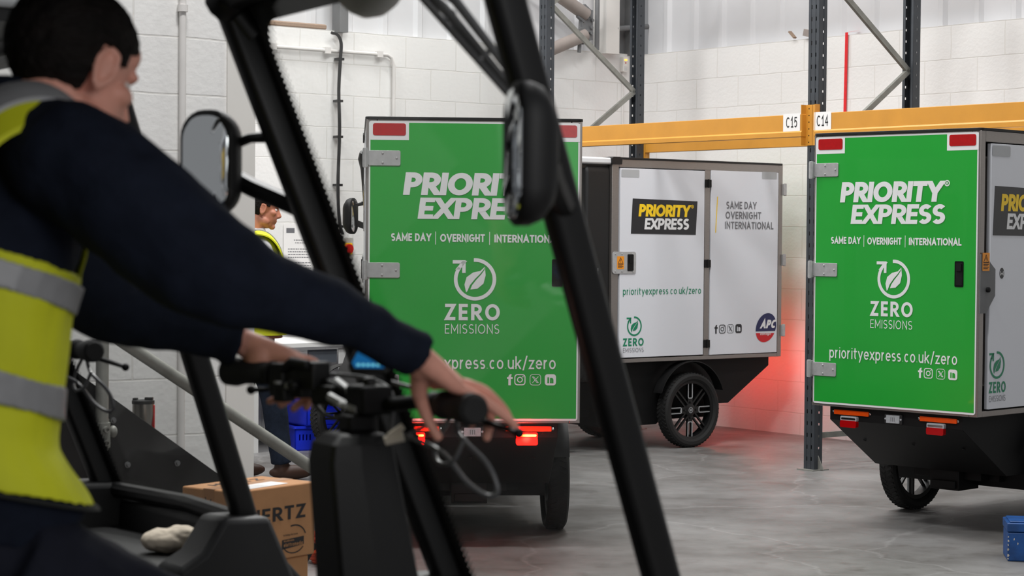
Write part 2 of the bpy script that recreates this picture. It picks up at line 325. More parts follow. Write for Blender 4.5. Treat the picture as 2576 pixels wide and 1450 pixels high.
# ------------------------------------------------------------------ lettering (own stroke alphabet)
def arc(cx, cy, rx, ry, a0, a1, n=14): return [(cx+rx*math.cos(R(a0+(a1-a0)*i/n)), cy+ry*math.sin(R(a0+(a1-a0)*i/n))) for i in range(n+1)]
XH = .68
def _ring(cy, ry): return ['c']+arc(.5, cy, .5, ry, 0, 360-360/28, 27)
GL = {
 'P': (.62, [[(0,0),(0,1)], [(0,1),(.4,1)]+arc(.45,.72,.55,.28,90,-90,10)+[(0,.44)]]),
 'R': (.64, [[(0,0),(0,1)], [(0,1),(.4,1)]+arc(.45,.72,.55,.28,90,-90,10)+[(0,.44)], [(.45,.44),(1,0)]]),
 'I': (0, [[(0,0),(0,1)]]), 'O': (.88, [_ring(.5,.5)]), 'T': (.64, [[(0,1),(1,1)], [(.5,1),(.5,0)]]),
 'Y': (.72, [[(0,1),(.5,.42),(1,1)], [(.5,.45),(.5,0)]]), 'E': (.54, [[(1,1),(0,1),(0,0),(1,0)], [(0,.5),(.9,.5)]]),
 'X': (.70, [[(0,0),(1,1)], [(0,1),(1,0)]]), 'S': (.60, [arc(.5,.75,.5,.25,35,270)+arc(.5,.25,.5,.25,90,-145)[1:]]),
 'A': (.78, [[(0,0),(.5,1),(1,0)], [(.2,.3),(.8,.3)]]), 'M': (.86, [[(0,0),(0,1),(.5,.25),(1,1),(1,0)]]),
 'D': (.70, [['c',(0,0),(0,1),(.38,1)]+arc(.4,.5,.6,.5,88,-88)+[(.38,0)]]), 'V': (.76, [[(0,1),(.5,0),(1,1)]]), 'N': (.70, [[(0,0),(0,1),(1,0),(1,1)]]),
 'G': (.82, [arc(.5,.5,.5,.5,45,350,20)+[(1,.5),(.58,.5)]]), 'H': (.68, [[(0,0),(0,1)],[(1,0),(1,1)],[(0,.5),(1,.5)]]), 'L': (.52, [[(0,1),(0,0),(1,0)]]),
 'Z': (.62, [[(0,1),(1,1),(0,0),(1,0)]]), 'C': (.78, [arc(.5,.5,.5,.5,48,312,20)]), 'B': (.62, [[(0,0),(0,1)],[(0,1),(.4,1)]+arc(.45,.76,.45,.24,90,-90,8)+[(0,.52)],[(0,.52),(.4,.52)]+arc(.45,.26,.55,.26,90,-90,8)+[(0,0)]]),
 'J': (.5, [[(1,1),(1,.3)]+arc(.5,.3,.5,.3,0,-170,8)[1:]]), 'W': (1., [[(0,1),(.25,0),(.5,.8),(.75,0),(1,1)]]), 'F': (.52, [[(1,1),(0,1),(0,0)],[(0,.5),(.9,.5)]]), 'U': (.66, [[(0,1),(0,.4)]+arc(.5,.4,.5,.4,180,360)[1:]+[(1,1)]]),
 '1': (.46, [[(0,.74),(.55,1),(.55,0)], [(0,0),(1,0)]]), '4': (.6, [[(.72,0),(.72,1),(0,.3),(1,.3)]]), '5': (.56, [[(.92,1),(.1,1),(.06,.55)]+arc(.42,.33,.55,.33,105,-135,12)]),
 'p': (.56, [[(0,-.3),(0,XH)], _ring(XH/2, XH/2)]), 'r': (.36, [[(0,0),(0,XH)], arc(.75,XH-.42,.75,.42,180,75,8)]), 'i': (0, [[(0,0),(0,XH)], [(0,.92),(0,1)]]),
 'o': (.58, [_ring(XH/2, XH/2)]), 't': (.40, [[(.38,.92),(.38,.15)]+arc(.78,.15,.4,.15,190,280,5), [(0,XH),(.95,XH)]]), 'y': (.56, [[(0,XH),(.52,.02)], [(1,XH),(.3,-.3)]]),
 'e': (.57, [[(0,XH*.5),(1,XH*.5)]+arc(.5,XH/2,.5,XH/2,8,318,20)]), 'x': (.52, [[(0,0),(1,XH)], [(0,XH),(1,0)]]), 's': (.46, [arc(.5,XH*.75,.5,XH*.25,40,270,10)+arc(.5,XH*.25,.5,XH*.25,90,-140,10)[1:]]),
 '.': (0, [[(0,0),(0,.03)]]), 'c': (.52, [arc(.5,XH/2,.5,XH/2,50,310,18)]), 'u': (.54, [[(0,XH),(0,.3)]+arc(.5,.28,.5,.28,180,360)[1:]+[(1,XH)], [(1,XH),(1,0)]]),
 'k': (.52, [[(0,0),(0,1)], [(.9,XH),(0,.22)], [(.32,.42),(.95,0)]]), '/': (.42, [[(0,-.1),(1,1.05)]]), 'z': (.48, [[(0,XH),(1,XH),(0,0),(1,0)]]),
 'n': (.54, [[(0,0),(0,XH)], [(0,.3)]+arc(.5,XH-.3,.5,.3,180,0)+[(1,0)]]), 'h': (.54, [[(0,0),(0,1)], [(0,.3)]+arc(.5,XH-.3,.5,.3,180,0)+[(1,0)]]), 'v': (.54, [[(0,XH),(.5,0),(1,XH)]]),
 'f': (.40, [[(.4,0),(.4,.72)]+arc(.86,.72,.46,.28,180,80,8), [(0,XH),(.95,XH)]]), 'g': (.56, [_ring(XH/2, XH/2), [(1,XH),(1,-.08)]+arc(.5,-.08,.5,.22,0,-150,10)[1:]]),
 'a': (.54, [_ring(XH/2, XH/2), [(1,XH),(1,0)]]), 'l': (0, [[(0,0),(0,1)]]), 'm': (.84, [[(0,0),(0,XH)],[(0,.3)]+arc(.25,XH-.25,.25,.25,180,0)+[(.5,0)],[(.5,.3)]+arc(.75,XH-.25,.25,.25,180,0)+[(1,0)]]), 'd': (.56, [_ring(XH/2, XH/2), [(1,1),(1,0)]]),
}
def stroke_polys(pts, t, closed=False):
    """polyline with mitred joints as quads; open ends of straight strokes squared to the baseline or cap line"""
    n = len(pts); P = [Vector(p) for p in pts]; q = []; L_, R_ = [], []
    def seg(i, j):
        d = P[j]-P[i]; return d.normalized() if d.length > 1e-9 else Vector((1, 0))
    for i in range(n):
        if closed or 0 < i < n-1:
            d0, d1 = seg((i-1) % n, i), seg(i, (i+1) % n)
            n0, n1 = Vector((-d0.y, d0.x)), Vector((-d1.y, d1.x)); m = n0+n1
            if m.length < .2: m = n0
            m.normalize(); k = (t/2)/max(m.dot(n0), .35)
            L_.append(P[i]+m*k); R_.append(P[i]-m*k)
        else:
            d = seg(0, 1) if i == 0 else seg(n-2, n-1); sg = -1 if i == 0 else 1
            nn = Vector((-d.y, d.x)); l = (P[1]-P[0]).length if i == 0 else (P[-1]-P[-2]).length
            a, b = P[i]+nn*(t/2), P[i]-nn*(t/2)
            if l > t*.8:
                if abs(d.y) > .5:
                    ye = P[i].y+(t/2)*(1 if d.y*sg > 0 else -1)
                    a += d*((ye-a.y)/d.y); b += d*((ye-b.y)/d.y)
                else: a += d*(sg*t/2); b += d*(sg*t/2)
            L_.append(a); R_.append(b)
    for i in range(n if closed else n-1):
        j = (i+1) % n; q.append([tuple(R_[i]), tuple(R_[j]), tuple(L_[j]), tuple(L_[i])])
    return q
def text(g, s, x0, x1, y0, h, t, fr, slant=0., gap=.14, lift=0., m=0):
    """s between x0 and x1, baseline y0, cap height h; t = stroke width as a share of h"""
    adv, x = [], 0.
    for ch in s:
        if ch == ' ': x += .34; continue
        w = max(GL[ch][0], t); adv.append((ch, x, w)); x += w+gap
    tot = x-gap; kx = (x1-x0)/(tot*h) if x1 is not None else 1.
    sk = 0
    for ch, xo, w in adv:
        for st in GL[ch][1]:
            sk = (sk+1) % 9
            cl = st[0] == 'c'; pts = st[1:] if cl else st
            pp = [(t/2+px_*(w-t), t/2+py_*(1-t)) for px_, py_ in pts]
            for q in stroke_polys(pp, t, cl):
                g.flat([(x0+((a+xo)+slant*b)*h*kx, y0+b*h) for a, b in q], fr, lift+sk*5e-5, m)
def ringpoly(g, outer, inner, fr, lift=0, m=0):
    n = len(outer)
    for i in range(n):
        j = (i+1) % n; g.flat([outer[i], outer[j], inner[j], inner[i]], fr, lift, m)
def circ(cx, cy, r, n=32, sx=1.): return [(cx+r*sx*math.cos(2*PI*i/n), cy+r*math.sin(2*PI*i/n)) for i in range(n)]
def zero_logo(g, cx, cy, r, fr, m=0):
    """arrow circle with a leaf"""
    t = r*.17
    for q in stroke_polys(arc(cx, cy, r-t/2, r-t/2, 94, -217, 46), t): g.flat(q, fr, 0, m)
    for q in stroke_polys([(cx-r*.98, cy+r*.82), (cx-r*.53, cy+r*.82), (cx-r*.53, cy+r*.38)], t*.95): g.flat(q, fr, 0, m)
    for q in stroke_polys([(cx-r*.76, cy+r*.54), (cx-r*.56, cy+r*.78)], t): g.flat(q, fr, 0, m)
    up = [(-.42,-.62),(-.50,-.25),(-.40,.10),(-.10,.32),(.25,.40),(.46,.60)]; lo = [(.46,.60),(.50,.20),(.40,-.20),(.12,-.44),(-.22,-.48)]
    vein = [(-.36,-.52),(-.16,-.22),(.08,.06),(.30,.30)]
    P = lambda l: [(cx+a*r, cy+b*r) for a, b in l]
    g.flat(P(up+[(.40,.46),(.22,.24),(0,.02),(-.24,-.28),(-.36,-.56)]), fr, 0, m)
    g.flat(P(lo+[(-.14,-.28),(.06,-.02),(.28,.22),(.44,.44)]), fr, 0, m)
def social(g, xs, cy, s, fr, m=0, mb=1):
    """f, camera, X and in marks"""
    text(g, 'f', xs[0]-s*.27, xs[0]+s*.25, cy-s*.5, s, .17, fr, m=m)
    ringpoly(g, rrect(s, s, s*.27, 5, xs[1], cy), rrect(s*.82, s*.82, s*.2, 5, xs[1], cy), fr, 0, m)
    ringpoly(g, circ(xs[1], cy, s*.26, 24), circ(xs[1], cy, s*.17, 24), fr, 0, m); g.flat(circ(xs[1]+s*.27, cy+s*.27, s*.06, 10), fr, 0, m)
    ringpoly(g, rrect(s, s, s*.27, 5, xs[2], cy), rrect(s*.9, s*.9, s*.22, 5, xs[2], cy), fr, 0, m)
    for l in ([(-.26,.26),(.14,-.26)], [(-.14,.26),(.26,-.26)], [(.24,.26),(.04,.04)], [(-.04,-.04),(-.24,-.26)], [(-.26,.25),(-.14,.25)], [(.14,-.25),(.26,-.25)]):
        for q in stroke_polys([(xs[2]+a*s, cy+b*s) for a, b in l], s*.05): g.flat(q, fr, 0, m)
    g.flat(rrect(s, s, s*.25, 5, xs[3], cy), fr, 0, m)
    text(g, 'in', xs[3]-s*.27, xs[3]+s*.27, cy-s*.3, s*.62, .26, fr, lift=.0006, m=mb)

# ------------------------------------------------------------------ cargo quads
BW, ZB, ZT, BL, CY = .5, .62, 2.028, 1.657, 2.66       # half width, box bottom / top, box length, windscreen head line
FR_REAR = ((0, 0, 0), (1, 0, 0), (0, 0, 1), (0, -1, 0))
FR_LEFT = ((-BW, 0, 0), (0, -1, 0), (0, 0, 1), (-1, 0, 0))
FR_RIGHT = ((BW, 0, 0), (0, 1, 0), (0, 0, 1), (1, 0, 0))
def shift(fr, d): return (Vector(fr[0])+Vector(fr[3])*d, fr[1], fr[2], fr[3])

def wordmark(g, x0, x1a, x0b, x1, z1, h1, z2, h2, fr, m1=0, m2=0):
    text(g, 'PRIORITY', x0, x1a, z1, h1, .235, fr, .10, .015, m=m1)
    text(g, 'EXPRESS', x0b, x1, z2, h2, .215, fr, .10, .02, m=m2)
    rx = x1a+.028; rz = z1+h1*.88
    ringpoly(g, circ(rx, rz, h1*.15, 20), circ(rx, rz, h1*.10, 20), fr, 0, m1)
    text(g, 'R', rx-h1*.045, rx+h1*.05, rz-h1*.06, h1*.12, .2, fr, m=m1)

def hinge(parent, x, z, w, edge):
    g = G()
    g.prism(rrect(w, .07, .008, 4, x+edge*-1*0+w/2, z), 0, .005, FR_REAR)
    g.box((x-.012, -.006, z), (.026, .03, .082)); g.tube([(x-.012, -.016, z-.045), (x-.012, -.016, z+.045)], .011, 12)
    for a, b in ((.45, .022), (.45, -.022), (.88, 0)): g.lathe([(0, .004), (.006, .004), (.0045, .008), (0, .009)], (x+w*a, 0, z+b), (0, -1, 0), 10)
    return obj('hinge', g, STEEL, parent, key='hinge%.3f%.3f' % (z, w), bevel=.001)

def rear_end(root, lit):
    d = obj('rear_door', G().prism(rrect(.976, 1.384, .012, 3, 0, 1.324), 0, -.028, FR_REAR), WHT, root, 'white edged green rear door', key='rear_door')
    obj('green_wrap', G().flat([(-.481, .642), (.481, .642), (.481, 2.008), (-.481, 2.008)], FR_REAR, .0006), GREEN, d, 'green vinyl wrap', key='green_wrap', smooth=False)
    for x, s in ((-.394, -1), (.399, 1)):
        g = G(); g.flat([(x-.09, 1.928), (x+.09, 1.928), (x+.09, 2.012), (x-.09, 2.012)], FR_REAR, .0012, 0); g.prism(rrect(.152, .056, .01, 4, x, 1.977), .0012, .003, FR_REAR, 1)
        obj('reflector', g, [WHT, RED], d, 'red reflector on a white patch', key='rreflector%d' % s)
    for z in (1.845, 1.328, .811): hinge(d, -.492, z, .15, 1)
    g = G(); ringpoly(g, rrect(.05, .127, .006, 4, .388, 1.32), rrect(.036, .11, .004, 4, .388, 1.32), FR_REAR, .003, 0)
    g.prism(rrect(.05, .127, .006, 4, .388, 1.32), 0, .003, FR_REAR, 0); g.b2((.374, -.0035, 1.335), (.402, -.008, 1.37), 0)
    obj('door_handle', g, BLK, d, 'black recessed handle', key='door_handle')
    F = shift(FR_REAR, .0022); g = G()
    wordmark(g, -.33, .285, -.262, .30, 1.676, .104, 1.566, .098, F)
    text(g, 'SAME DAY', -.383, -.198, 1.463, .036, .205, F, gap=.08); text(g, 'OVERNIGHT', -.157, .050, 1.461, .036, .205, F, gap=.08); text(g, 'INTERNATIONAL', .094, .40, 1.460, .036, .205, F, gap=.08)
    for x in (-.178, .072): g.flat([(x-.0015, 1.448), (x+.0015, 1.448), (x+.0015, 1.508), (x-.0015, 1.508)], F)
    zero_logo(g, .006, 1.288, .098, F)
    text(g, 'ZERO', -.132, .122, 1.098, .076, .20, F, gap=.2); text(g, 'EMISSIONS', -.132, .120, 1.036, .044, .10, F, gap=.2)
    text(g, 'priorityexpress.co.uk/zero', -.385, .384, .872, .060, .125, F, gap=.13)
    social(g, (.172, .218, .290, .360), .823, .052, F)
    obj('lettering', g, [WHT, GREEN], d, 'white lettering and marks', key='rear_lettering', smooth=False)
    # skirt with lamps
    prof = [(.03, .632), (.03, .55), (.44, .29), (.64, .29), (.66, .20), (1.10, .20), (1.14, .17), (1.64, .17), (1.64, .632)]
    g = G(); g.prism(prof, -.40, .40, ((0, 0, 0), (0, 1, 0), (0, 0, 1), (1, 0, 0)))
    for x in (-.3, 0, .3):
        g.lathe([(0, .0), (.010, .0), (.008, .004), (0, .005)], (x, .2, .437), (0, -.54, -.84), 10)
    s = obj('skirt', g, BLK, root, 'black tapered tail skirt', key='skirt', bevel=.004)
    FS = ((0, .03, 0), (1, 0, 0), (0, 0, 1), (0, -1, 0))
    for x in (-.262, .262):
        g = G(); g.prism(rrect(.215, .024, .003, 3, x, .592), 0, .008, FS, 0)
        for q in (-.114, .114): g.lathe([(0, .0), (.007, .0), (.006, .005), (0, .006)], (x+q, .03, .592), (0, -1, 0), 10, 1)
        obj('reflector_strip', g, [ORG, CHROME], s, 'amber reflector strip', key='rstrip%.2f' % x)
        g = G(); x2 = x-.008
        g.prism(rrect(.100, .026, .007, 4, x2, .562), 0, .020, FS, 0); g.prism(rrect(.100, .036, .009, 4, x2, .535), 0, .024, FS, 1)
        g.flat(rrect(.088, .010, .004, 3, x2, .562), FS, .0206, 2)
        obj('tail_lamp', g, [LITDIM if lit else LAMPCLEAR, LITDIM if lit else LAMPRED, LIT if lit else CHROME], s, 'lit red tail lamp' if lit else 'red tail lamp', key='lamp%d%.2f' % (lit, x), bevel=0)
    g = G(); g.prism(rrect(.105, .048, .006, 4, 0, .578), 0, .012, FS, 0); g.prism(rrect(.078, .040, .003, 3, 0, .578), .012, .018, FS, 1)
    for q in (-.046, .046): g.lathe([(0, 0), (.006, 0), (.005, .004), (0, .005)], (q, .018, .578), (0, -1, 0), 8, 1)
    for i in range(3): g.flat([(-.012+i*.010, .566), (-.008+i*.010, .566), (-.008+i*.010, .588), (-.012+i*.010, .588)], FS, .0185, 2)
    obj('number_plate_lamp', g, [GPL, LAMPCLEAR, TGREY], s, 'small white number plate lamp', key='npl')
    # under-gear
    g = G(); g.b2((-.075, .47, .185), (.10, .66, .30)); g.b2((-.06, .455, .195), (.085, .47, .235)); g.b2((-.20, .52, .24), (.20, .64, .285))
    obj('tow_bracket', g, BLK, root, key='tow', bevel=.003)
    for sx in (-1, 1):
        g = G(); g.tube([(sx*.06, .62, .25), (sx*.30, .80, .24), (sx*.40, .90, .262)], .026, 10); g.tube([(sx*.22, .78, .30), (sx*.38, .86, .275)], .016, 8)
        g.tube([(sx*.36, .80, .30), (sx*.37, .88, .42)], .018, 10)
        g.lathe([(.0, 0), (.022, 0), (.022, .012), (.012, .012), (.010, .006), (0, .006)], (sx*.22, .60, .325), (0, -1, 0), 18, 1)
        obj('suspension_arm', g, [BLK, LGREY], root, key='arm%d' % sx)
    g = G(); g.b2((-.26, .6, .235), (-.20, 3.0, .285)); g.b2((.20, .6, .235), (.26, 3.0, .285)); g.b2((-.26, 1.0, .22), (.26, 1.5, .28))
    obj('chassis_rail', g, BLK, root, key='chassis')

def wheel(root, x, y, name='wheel'):
    rr, hw = .265, .052; sx = 1 if x > 0 else -1
    w = G(); c = (x, y, rr); ax = (sx, 0, 0)
    w.lathe([(.212, -.036), (.216, -.03), (.204, -.02), (.196, 0), (.198, .022), (.216, .032), (.212, .038), (.190, .030), (.186, -.03)], c, ax, 48, closed=True)
    w.lathe([(0, -.03), (.042, -.03), (.05, .0), (.046, .022), (.03, .028), (0, .028)], c, ax, 28)
    X, Y, Z = Vector(ax), Vector((0, 1, 0)), Vector((0, 0, 1))
    for k in range(8):
        a = PI/4*k; e = Y*math.cos(a)+Z*math.sin(a); p = e.cross(X)
        M = Matrix((X, e, p)).transposed()
        for q in (-.017, .017): w.box(Vector(c)+e*.118+p*q+X*.012, (.016, .16, .012), M)
        if k % 2 == 0: w.box(Vector(c)+e*.062+X*.012, (.018, .04, .046), M)
    for k in range(4):
        a = PI/2*k; e = Y*math.cos(a)+Z*math.sin(a); w.lathe([(0, .02), (.008, .02), (.007, .03), (0, .031)], Vector(c)+e*.055, ax, 10)
    o = obj(name, w, FRM, root, 'black alloy wheel', key='wheel%.2f%.2f' % (x, y), bevel=0)
    t = G(); t.lathe([(.208, -.040), (.222, -.052), (.244, -.054), (.258, -.044), (.2625, -.02), (.263, 0), (.2625, .02), (.258, .044), (.244, .054), (.222, .052), (.208, .040), (.204, 0)], c, ax, 64, closed=True)
    for k in range(56):
        a = 2*PI*k/56; e = Y*math.cos(a)+Z*math.sin(a); p = e.cross(X)
        for s_ in (-1, 1):
            M = Matrix((X, e, p)).transposed() @ Matrix.Rotation(s_*.5, 3, 'Y')
            b = a+s_*.02; e2 = Y*math.cos(b)+Z*math.sin(b)
            t.box(Vector(c)+e2*.2605+X*(s_*.022), (.036, .009, .013), M)
    obj('tyre', t, RUB, o, 'treaded black tyre', key='tyre%.2f%.2f' % (x, y))
    for k in range(4):
        h = G(); a = PI/2*k; e = Y*math.cos(a)+Z*math.sin(a); p = e.cross(X)
        ringpoly(h, rrect(.118, .046, .014, 4, .140, 0), rrect(.106, .034, .009, 4, .140, 0), (Vector(c)+X*.0225, e, p, X), 0, 0)
        for P_, h0 in ((rrect(.118, .046, .014, 4, .140, 0), .0), (rrect(.106, .034, .009, 4, .140, 0), 0.)):
            n = len(P_); fr = (Vector(c)+X*.0225, e, p, X)
            h.rings([[fr[0]+e*u+p*v for u, v in P_], [fr[0]+e*u+p*v-X*.012 for u, v in P_]], cap=False)
        obj('spoke_trim', h, LGREY, o, 'silver spoke outline', key='wtrim%.2f%.2f%d' % (x, y, k), smooth=False)
    h = G(); fr = (Vector(c)+X*.0285, Y*sx, Z, X)
    ringpoly(h, circ(0, 0, .021, 28), circ(0, 0, .0175, 28), fr); text(h, 'U', -.009, .009, -.009, .018, .24, fr)
    obj('hub_badge', h, LGREY, o, 'round hub badge', key='wbadge%.2f%.2f' % (x, y), smooth=False)
    g = G(); pts = [(x+sx*.035, y+.315*math.cos(R(a)), .285+.325*math.sin(R(a))) for a in range(20, 161, 7)]
    pr = [Vector(p) for p in pts]
    g.rings([[p+Vector((sx*.012, 0, 0)), p+Vector((sx*.012, 0, .006)), p-Vector((sx*.075, 0, -.006)), p-Vector((sx*.075, 0, 0))] for p in pr])
    obj('wheel_arch', g, PLA, root, 'black wheel arch lip', key='warch%.2f%.2f' % (x, y))

def box_body(root, left, right):
    g = G(); w = .05
    for sx in (-1, 1):
        for y0, y1 in ((.004, .045), (BL-.06, BL)): g.b2((sx*BW, y0, ZB), (sx*(BW-w), y1, ZT-.004))
        g.b2((sx*BW, .045, ZT-.06), (sx*(BW-w), BL-.06, ZT-.004)); g.b2((sx*BW, .045, ZB), (sx*(BW-w), BL-.06, ZB+.028)); g.b2((sx*BW, .735, ZB+.028), (sx*(BW-w), .785, ZT-.06))
    for y0, y1 in ((.004, .045), (BL-.06, BL)):
        g.b2((-.45, y0, ZT-.05), (.45, y1, ZT-.004)); g.b2((-.45, y0, ZB), (.45, y1, ZB+.03))
    f = obj('box_frame', g, ALU, root, 'aluminium box frame', key='box_frame', bevel=.003)
    g = G(); g.b2((-.45, .05, ZB+.005), (.45, BL-.005, ZB+.03)); g.b2((-.46, .03, ZT-.03), (.46, BL-.01, ZT-.008)); g.b2((-.46, BL-.03, ZB+.03), (.46, BL-.008, ZT-.03)); g.b2((-.47, .03, ZB+.03), (.47, .04, ZT-.05))
    obj('box_shell', g, GPL, root, 'grey inner box shell', key='box_shell')
    g = G(); g.prism(rrect(1.01, BL+.01, .03, 4, 0, BL/2), ZT-.006, ZT+.008, ((0, 0, 0), (1, 0, 0), (0, 1, 0), (0, 0, 1)))
    obj('roof_cap', g, PLA, root, 'thin black roof lip', key='roof_cap', bevel=.002)
    for sx in (-1, 1):
        g = G(); g.prism([(-.046, -.03), (.046, -.03), (.05, .012), (.03, .022), (-.03, .022), (-.05, .012)], -.03, .03, ((sx*(BW-.02), BL-.035, ZT-.012), (0, 1, 0), (0, 0, 1), (1, 0, 0)))
        obj('corner_cap', g, PLA, root, 'black corner cap', key='corner_cap%d' % sx, bevel=.003)
    for sx, FRM_, info in ((-1, FR_LEFT, left), (1, FR_RIGHT, right)):
        # the hinged door sits at the front on the left and at the rear on the right
        door, fix = ((.793, 1.585), (.052, .728)) if sx < 0 else ((.092, .728), (.792, 1.590))
        U = (lambda y: -y) if sx < 0 else (lambda y: y)
        def rect(y0, y1, z0, z1, d0, d1, g, m=0):
            a, b = sorted((U(y0), U(y1))); g.prism([(a, z0), (b, z0), (b, z1), (a, z1)], d0, d1, FRM_, m)
        tag_ = 'l' if sx < 0 else 'r'
        g = G(); rect(door[0], door[1], ZB+.036, ZT-.066, -.02, .004, g); dr = obj('side_door', g, WPAN, root, 'white hinged side door', key='side_door'+tag_, bevel=.0015)
        g = G(); rect(fix[0], fix[1], ZB+.032, ZT-.06, -.02, .003, g); fp = obj('side_panel', g, WPAN, root, 'white fixed side panel', key='side_panel'+tag_, bevel=.0015)
        for z in (1.873, 1.303, .733):
            g = G(); yy = .762
            for q in (-.016, .016): g.prism(rrect(.028, .055, .004, 3, U(yy+q), z), .002, .011, FRM_)
            g.tube([Vector(FRM_[0])+Vector((sx*.012, yy, z+s*.030)) for s in (-1, 1)], .006, 10)
            obj('door_hinge', g, BLK, dr, 'small black hinge', key='shinge%s%.2f' % (tag_, z))
        # latch plate with handle slot
        g = G()
        if sx < 0:
            g.prism(rrect(.215, .152, .02, 5, U(1.548), 1.312), .003, .009, FRM_, 0)
            for q in ((1.47, .06), (1.47, -.06), (1.57, .06), (1.57, -.06), (1.63, .06), (1.63, -.06)): g.lathe([(0, .0), (.006, 0), (.005, .003), (0, .004)], Vector(FRM_[0])+Vector((-.009, q[0], 1.312+q[1])), (-1, 0, 0), 8, 0)
            g.prism(rrect(.055, .116, .006, 3, U(1.492), 1.312), .009, .012, FRM_, 1); g.prism(rrect(.03, .05, .004, 3, U(1.492), 1.335), .012, .016, FRM_, 1); lx, lz = 1.583, 1.312
        else:
            g.prism([(.0, 1.42), (.045, 1.42), (.092, 1.375), (.135, 1.345), (.135, 1.215), (.092, 1.17), (.06, 1.13), (.0, 1.13)], .003, .008, FRM_, 2)
            g.lathe([(0, 0), (.013, 0), (.013, .012), (.007, .016), (0, .016)], Vector(FRM_[0])+Vector((.008, .062, 1.245)), (1, 0, 0), 14, 1); lx, lz = .046, 1.382
        lp = obj('latch_plate', g, [STEEL, BLK, DSTEEL], dr, 'metal latch plate', key='latch'+tag_)
        g = G(); Fl = shift(FRM_, .0098); g.flat(rrect(.064, .088, .004, 3, U(lx), lz), Fl, 0, 0)
        tri = [(U(lx)-.022, lz-.004), (U(lx)+.022, lz-.004), (U(lx), lz+.034)]
        for q in stroke_polys(tri, .004, True): g.flat(q, Fl, .0004, 1)
        g.flat([(U(lx)-.002, lz+.008), (U(lx)+.002, lz+.008), (U(lx)+.003, lz+.022), (U(lx)-.003, lz+.022)], Fl, .0004, 1); g.flat(circ(U(lx), lz+.003, .0025, 10), Fl, .0004, 1)
        for i in range(4): g.flat([(U(lx)-.024, lz-.014-i*.007), (U(lx)+.024-(i % 2)*.008, lz-.014-i*.007), (U(lx)+.024-(i % 2)*.008, lz-.0105-i*.007), (U(lx)-.024, lz-.0105-i*.007)], Fl, .0004, 1)
        obj('warning_label', g, [ORV, INK], lp, 'orange warning label', key='warn'+tag_, smooth=False)
        if not info: continue
        Fd = shift(FRM_, .0055); Ff = shift(FRM_, .0045)
        # door decals, measured along u from the door's left edge
        a = min(U(door[0]), U(door[1]))
        g = G(); g.flat(rrect(.165, .052, .008, 3, a+.088, 1.927), Fd, 0, 0); obj('grey_reflector', g, LGREY, dr, 'pale grey reflector sticker', key='gref1'+tag_, smooth=False)
        g = G(); g.prism([(a+.098, 1.512), (a+.708, 1.508), (a+.722, 1.745), (a+.112, 1.755)] if sx < 0 else [(a+.02, 1.512), (a+.63, 1.508), (a+.644, 1.745), (a+.034, 1.755)], .0045, .006, FRM_)
        lo = obj('logo_plate', g, DKV, dr, 'black logo plaque', key='logoplate'+tag_, smooth=False)
        q = a+.17 if sx < 0 else a+.092; g = G(); Fl = shift(FRM_, .0068)
        wordmark(g, q-.005, q+.475, q+.05, q+.468, 1.632, .085, 1.543, .078, Fl, 0, 1)
        obj('lettering', g, [YEL, WHT], lo, 'yellow and white lettering', key='logolet'+tag_, smooth=False)
        g = G(); q = a if sx < 0 else a+.0
        if sx < 0: text(g, 'priorityexpress.co.uk/zero', a+.03, a+.765, 1.090, .050, .125, Fd, gap=.15)
        zero_logo(g, a+(.138 if sx < 0 else .075), .872, .068, Fd); z0 = a+(.03 if sx < 0 else -.0)
        text(g, 'ZERO', a+(.035 if sx < 0 else .004), a+(.225 if sx < 0 else .155), .735, .055, .2, Fd, gap=.2); text(g, 'EMISSIONS', a+(.035 if sx < 0 else .006), a+(.225 if sx < 0 else .155), .692, .030, .1, Fd, gap=.2, m=1)
        obj('lettering', g, [TEAL, TGREY], dr, 'green web address and emissions mark', key='doorlet'+tag_, smooth=False)
        if sx > 0:
            g = G(); Fq = shift(FRM_, .0058); g.flat(circ(.198, 1.325, .027, 28, .75), Fd, 0, 0)
            for q in stroke_polys([(.186, 1.334), (.186, 1.316), (.198, 1.327), (.210, 1.316), (.210, 1.334)], .004): g.flat(q, Fq, 0, 1)
            obj('sensor_sticker', g, [DKV, WHT], dr, 'small round black sticker', key='nfc', smooth=False)
        b = min(U(fix[0]), U(fix[1])); W = abs(fix[1]-fix[0])
        g = G(); g.flat(rrect(.15, .052, .008, 3, b+W-.095, 1.945), Ff, 0, 0); obj('grey_reflector', g, LGREY, fp, 'pale grey reflector sticker', key='gref2'+tag_, smooth=False)
        g = G(); g.flat([(b+.042, 1.525), (b+.050, 1.525), (b+.066, 1.782), (b+.058, 1.782)], Ff, 0, 0)
        text(g, 'SAME DAY', b+.150, b+.452, 1.697, .052, .17, Ff, gap=.14, m=1); text(g, 'OVERNIGHT', b+.143, b+.500, 1.625, .052, .17, Ff, gap=.14, m=1); text(g, 'INTERNATIONAL', b+.138, b+.628, 1.553, .052, .17, Ff, gap=.14, m=1)
        obj('lettering', g, [YEL, TGREY], fp, 'grey service lettering with a yellow line', key='panellet'+tag_, smooth=False)
        g = G(); social(g, (b+.062, b+.122, b+.203, b+.284), .834, .064, Ff); obj('social_logo', g, [DKV, WPAN], fp, 'dark round-cornered marks', key='soc'+tag_, smooth=False)
        g = G(); cx, cz = b+.562, .835
        def sk(p): return [(cx+u*.103+v*.020, cz+v*.106) for u, v in p]
        up = [(math.cos(R(t)), math.sin(R(t))) for t in range(-14, 195, 8)]; lo_ = [(math.cos(R(t)), math.sin(R(t))) for t in range(201, 340, 8)]
        g.flat(sk(up), Ff, 0, 0); g.flat(sk(lo_), Ff, 0, 1)
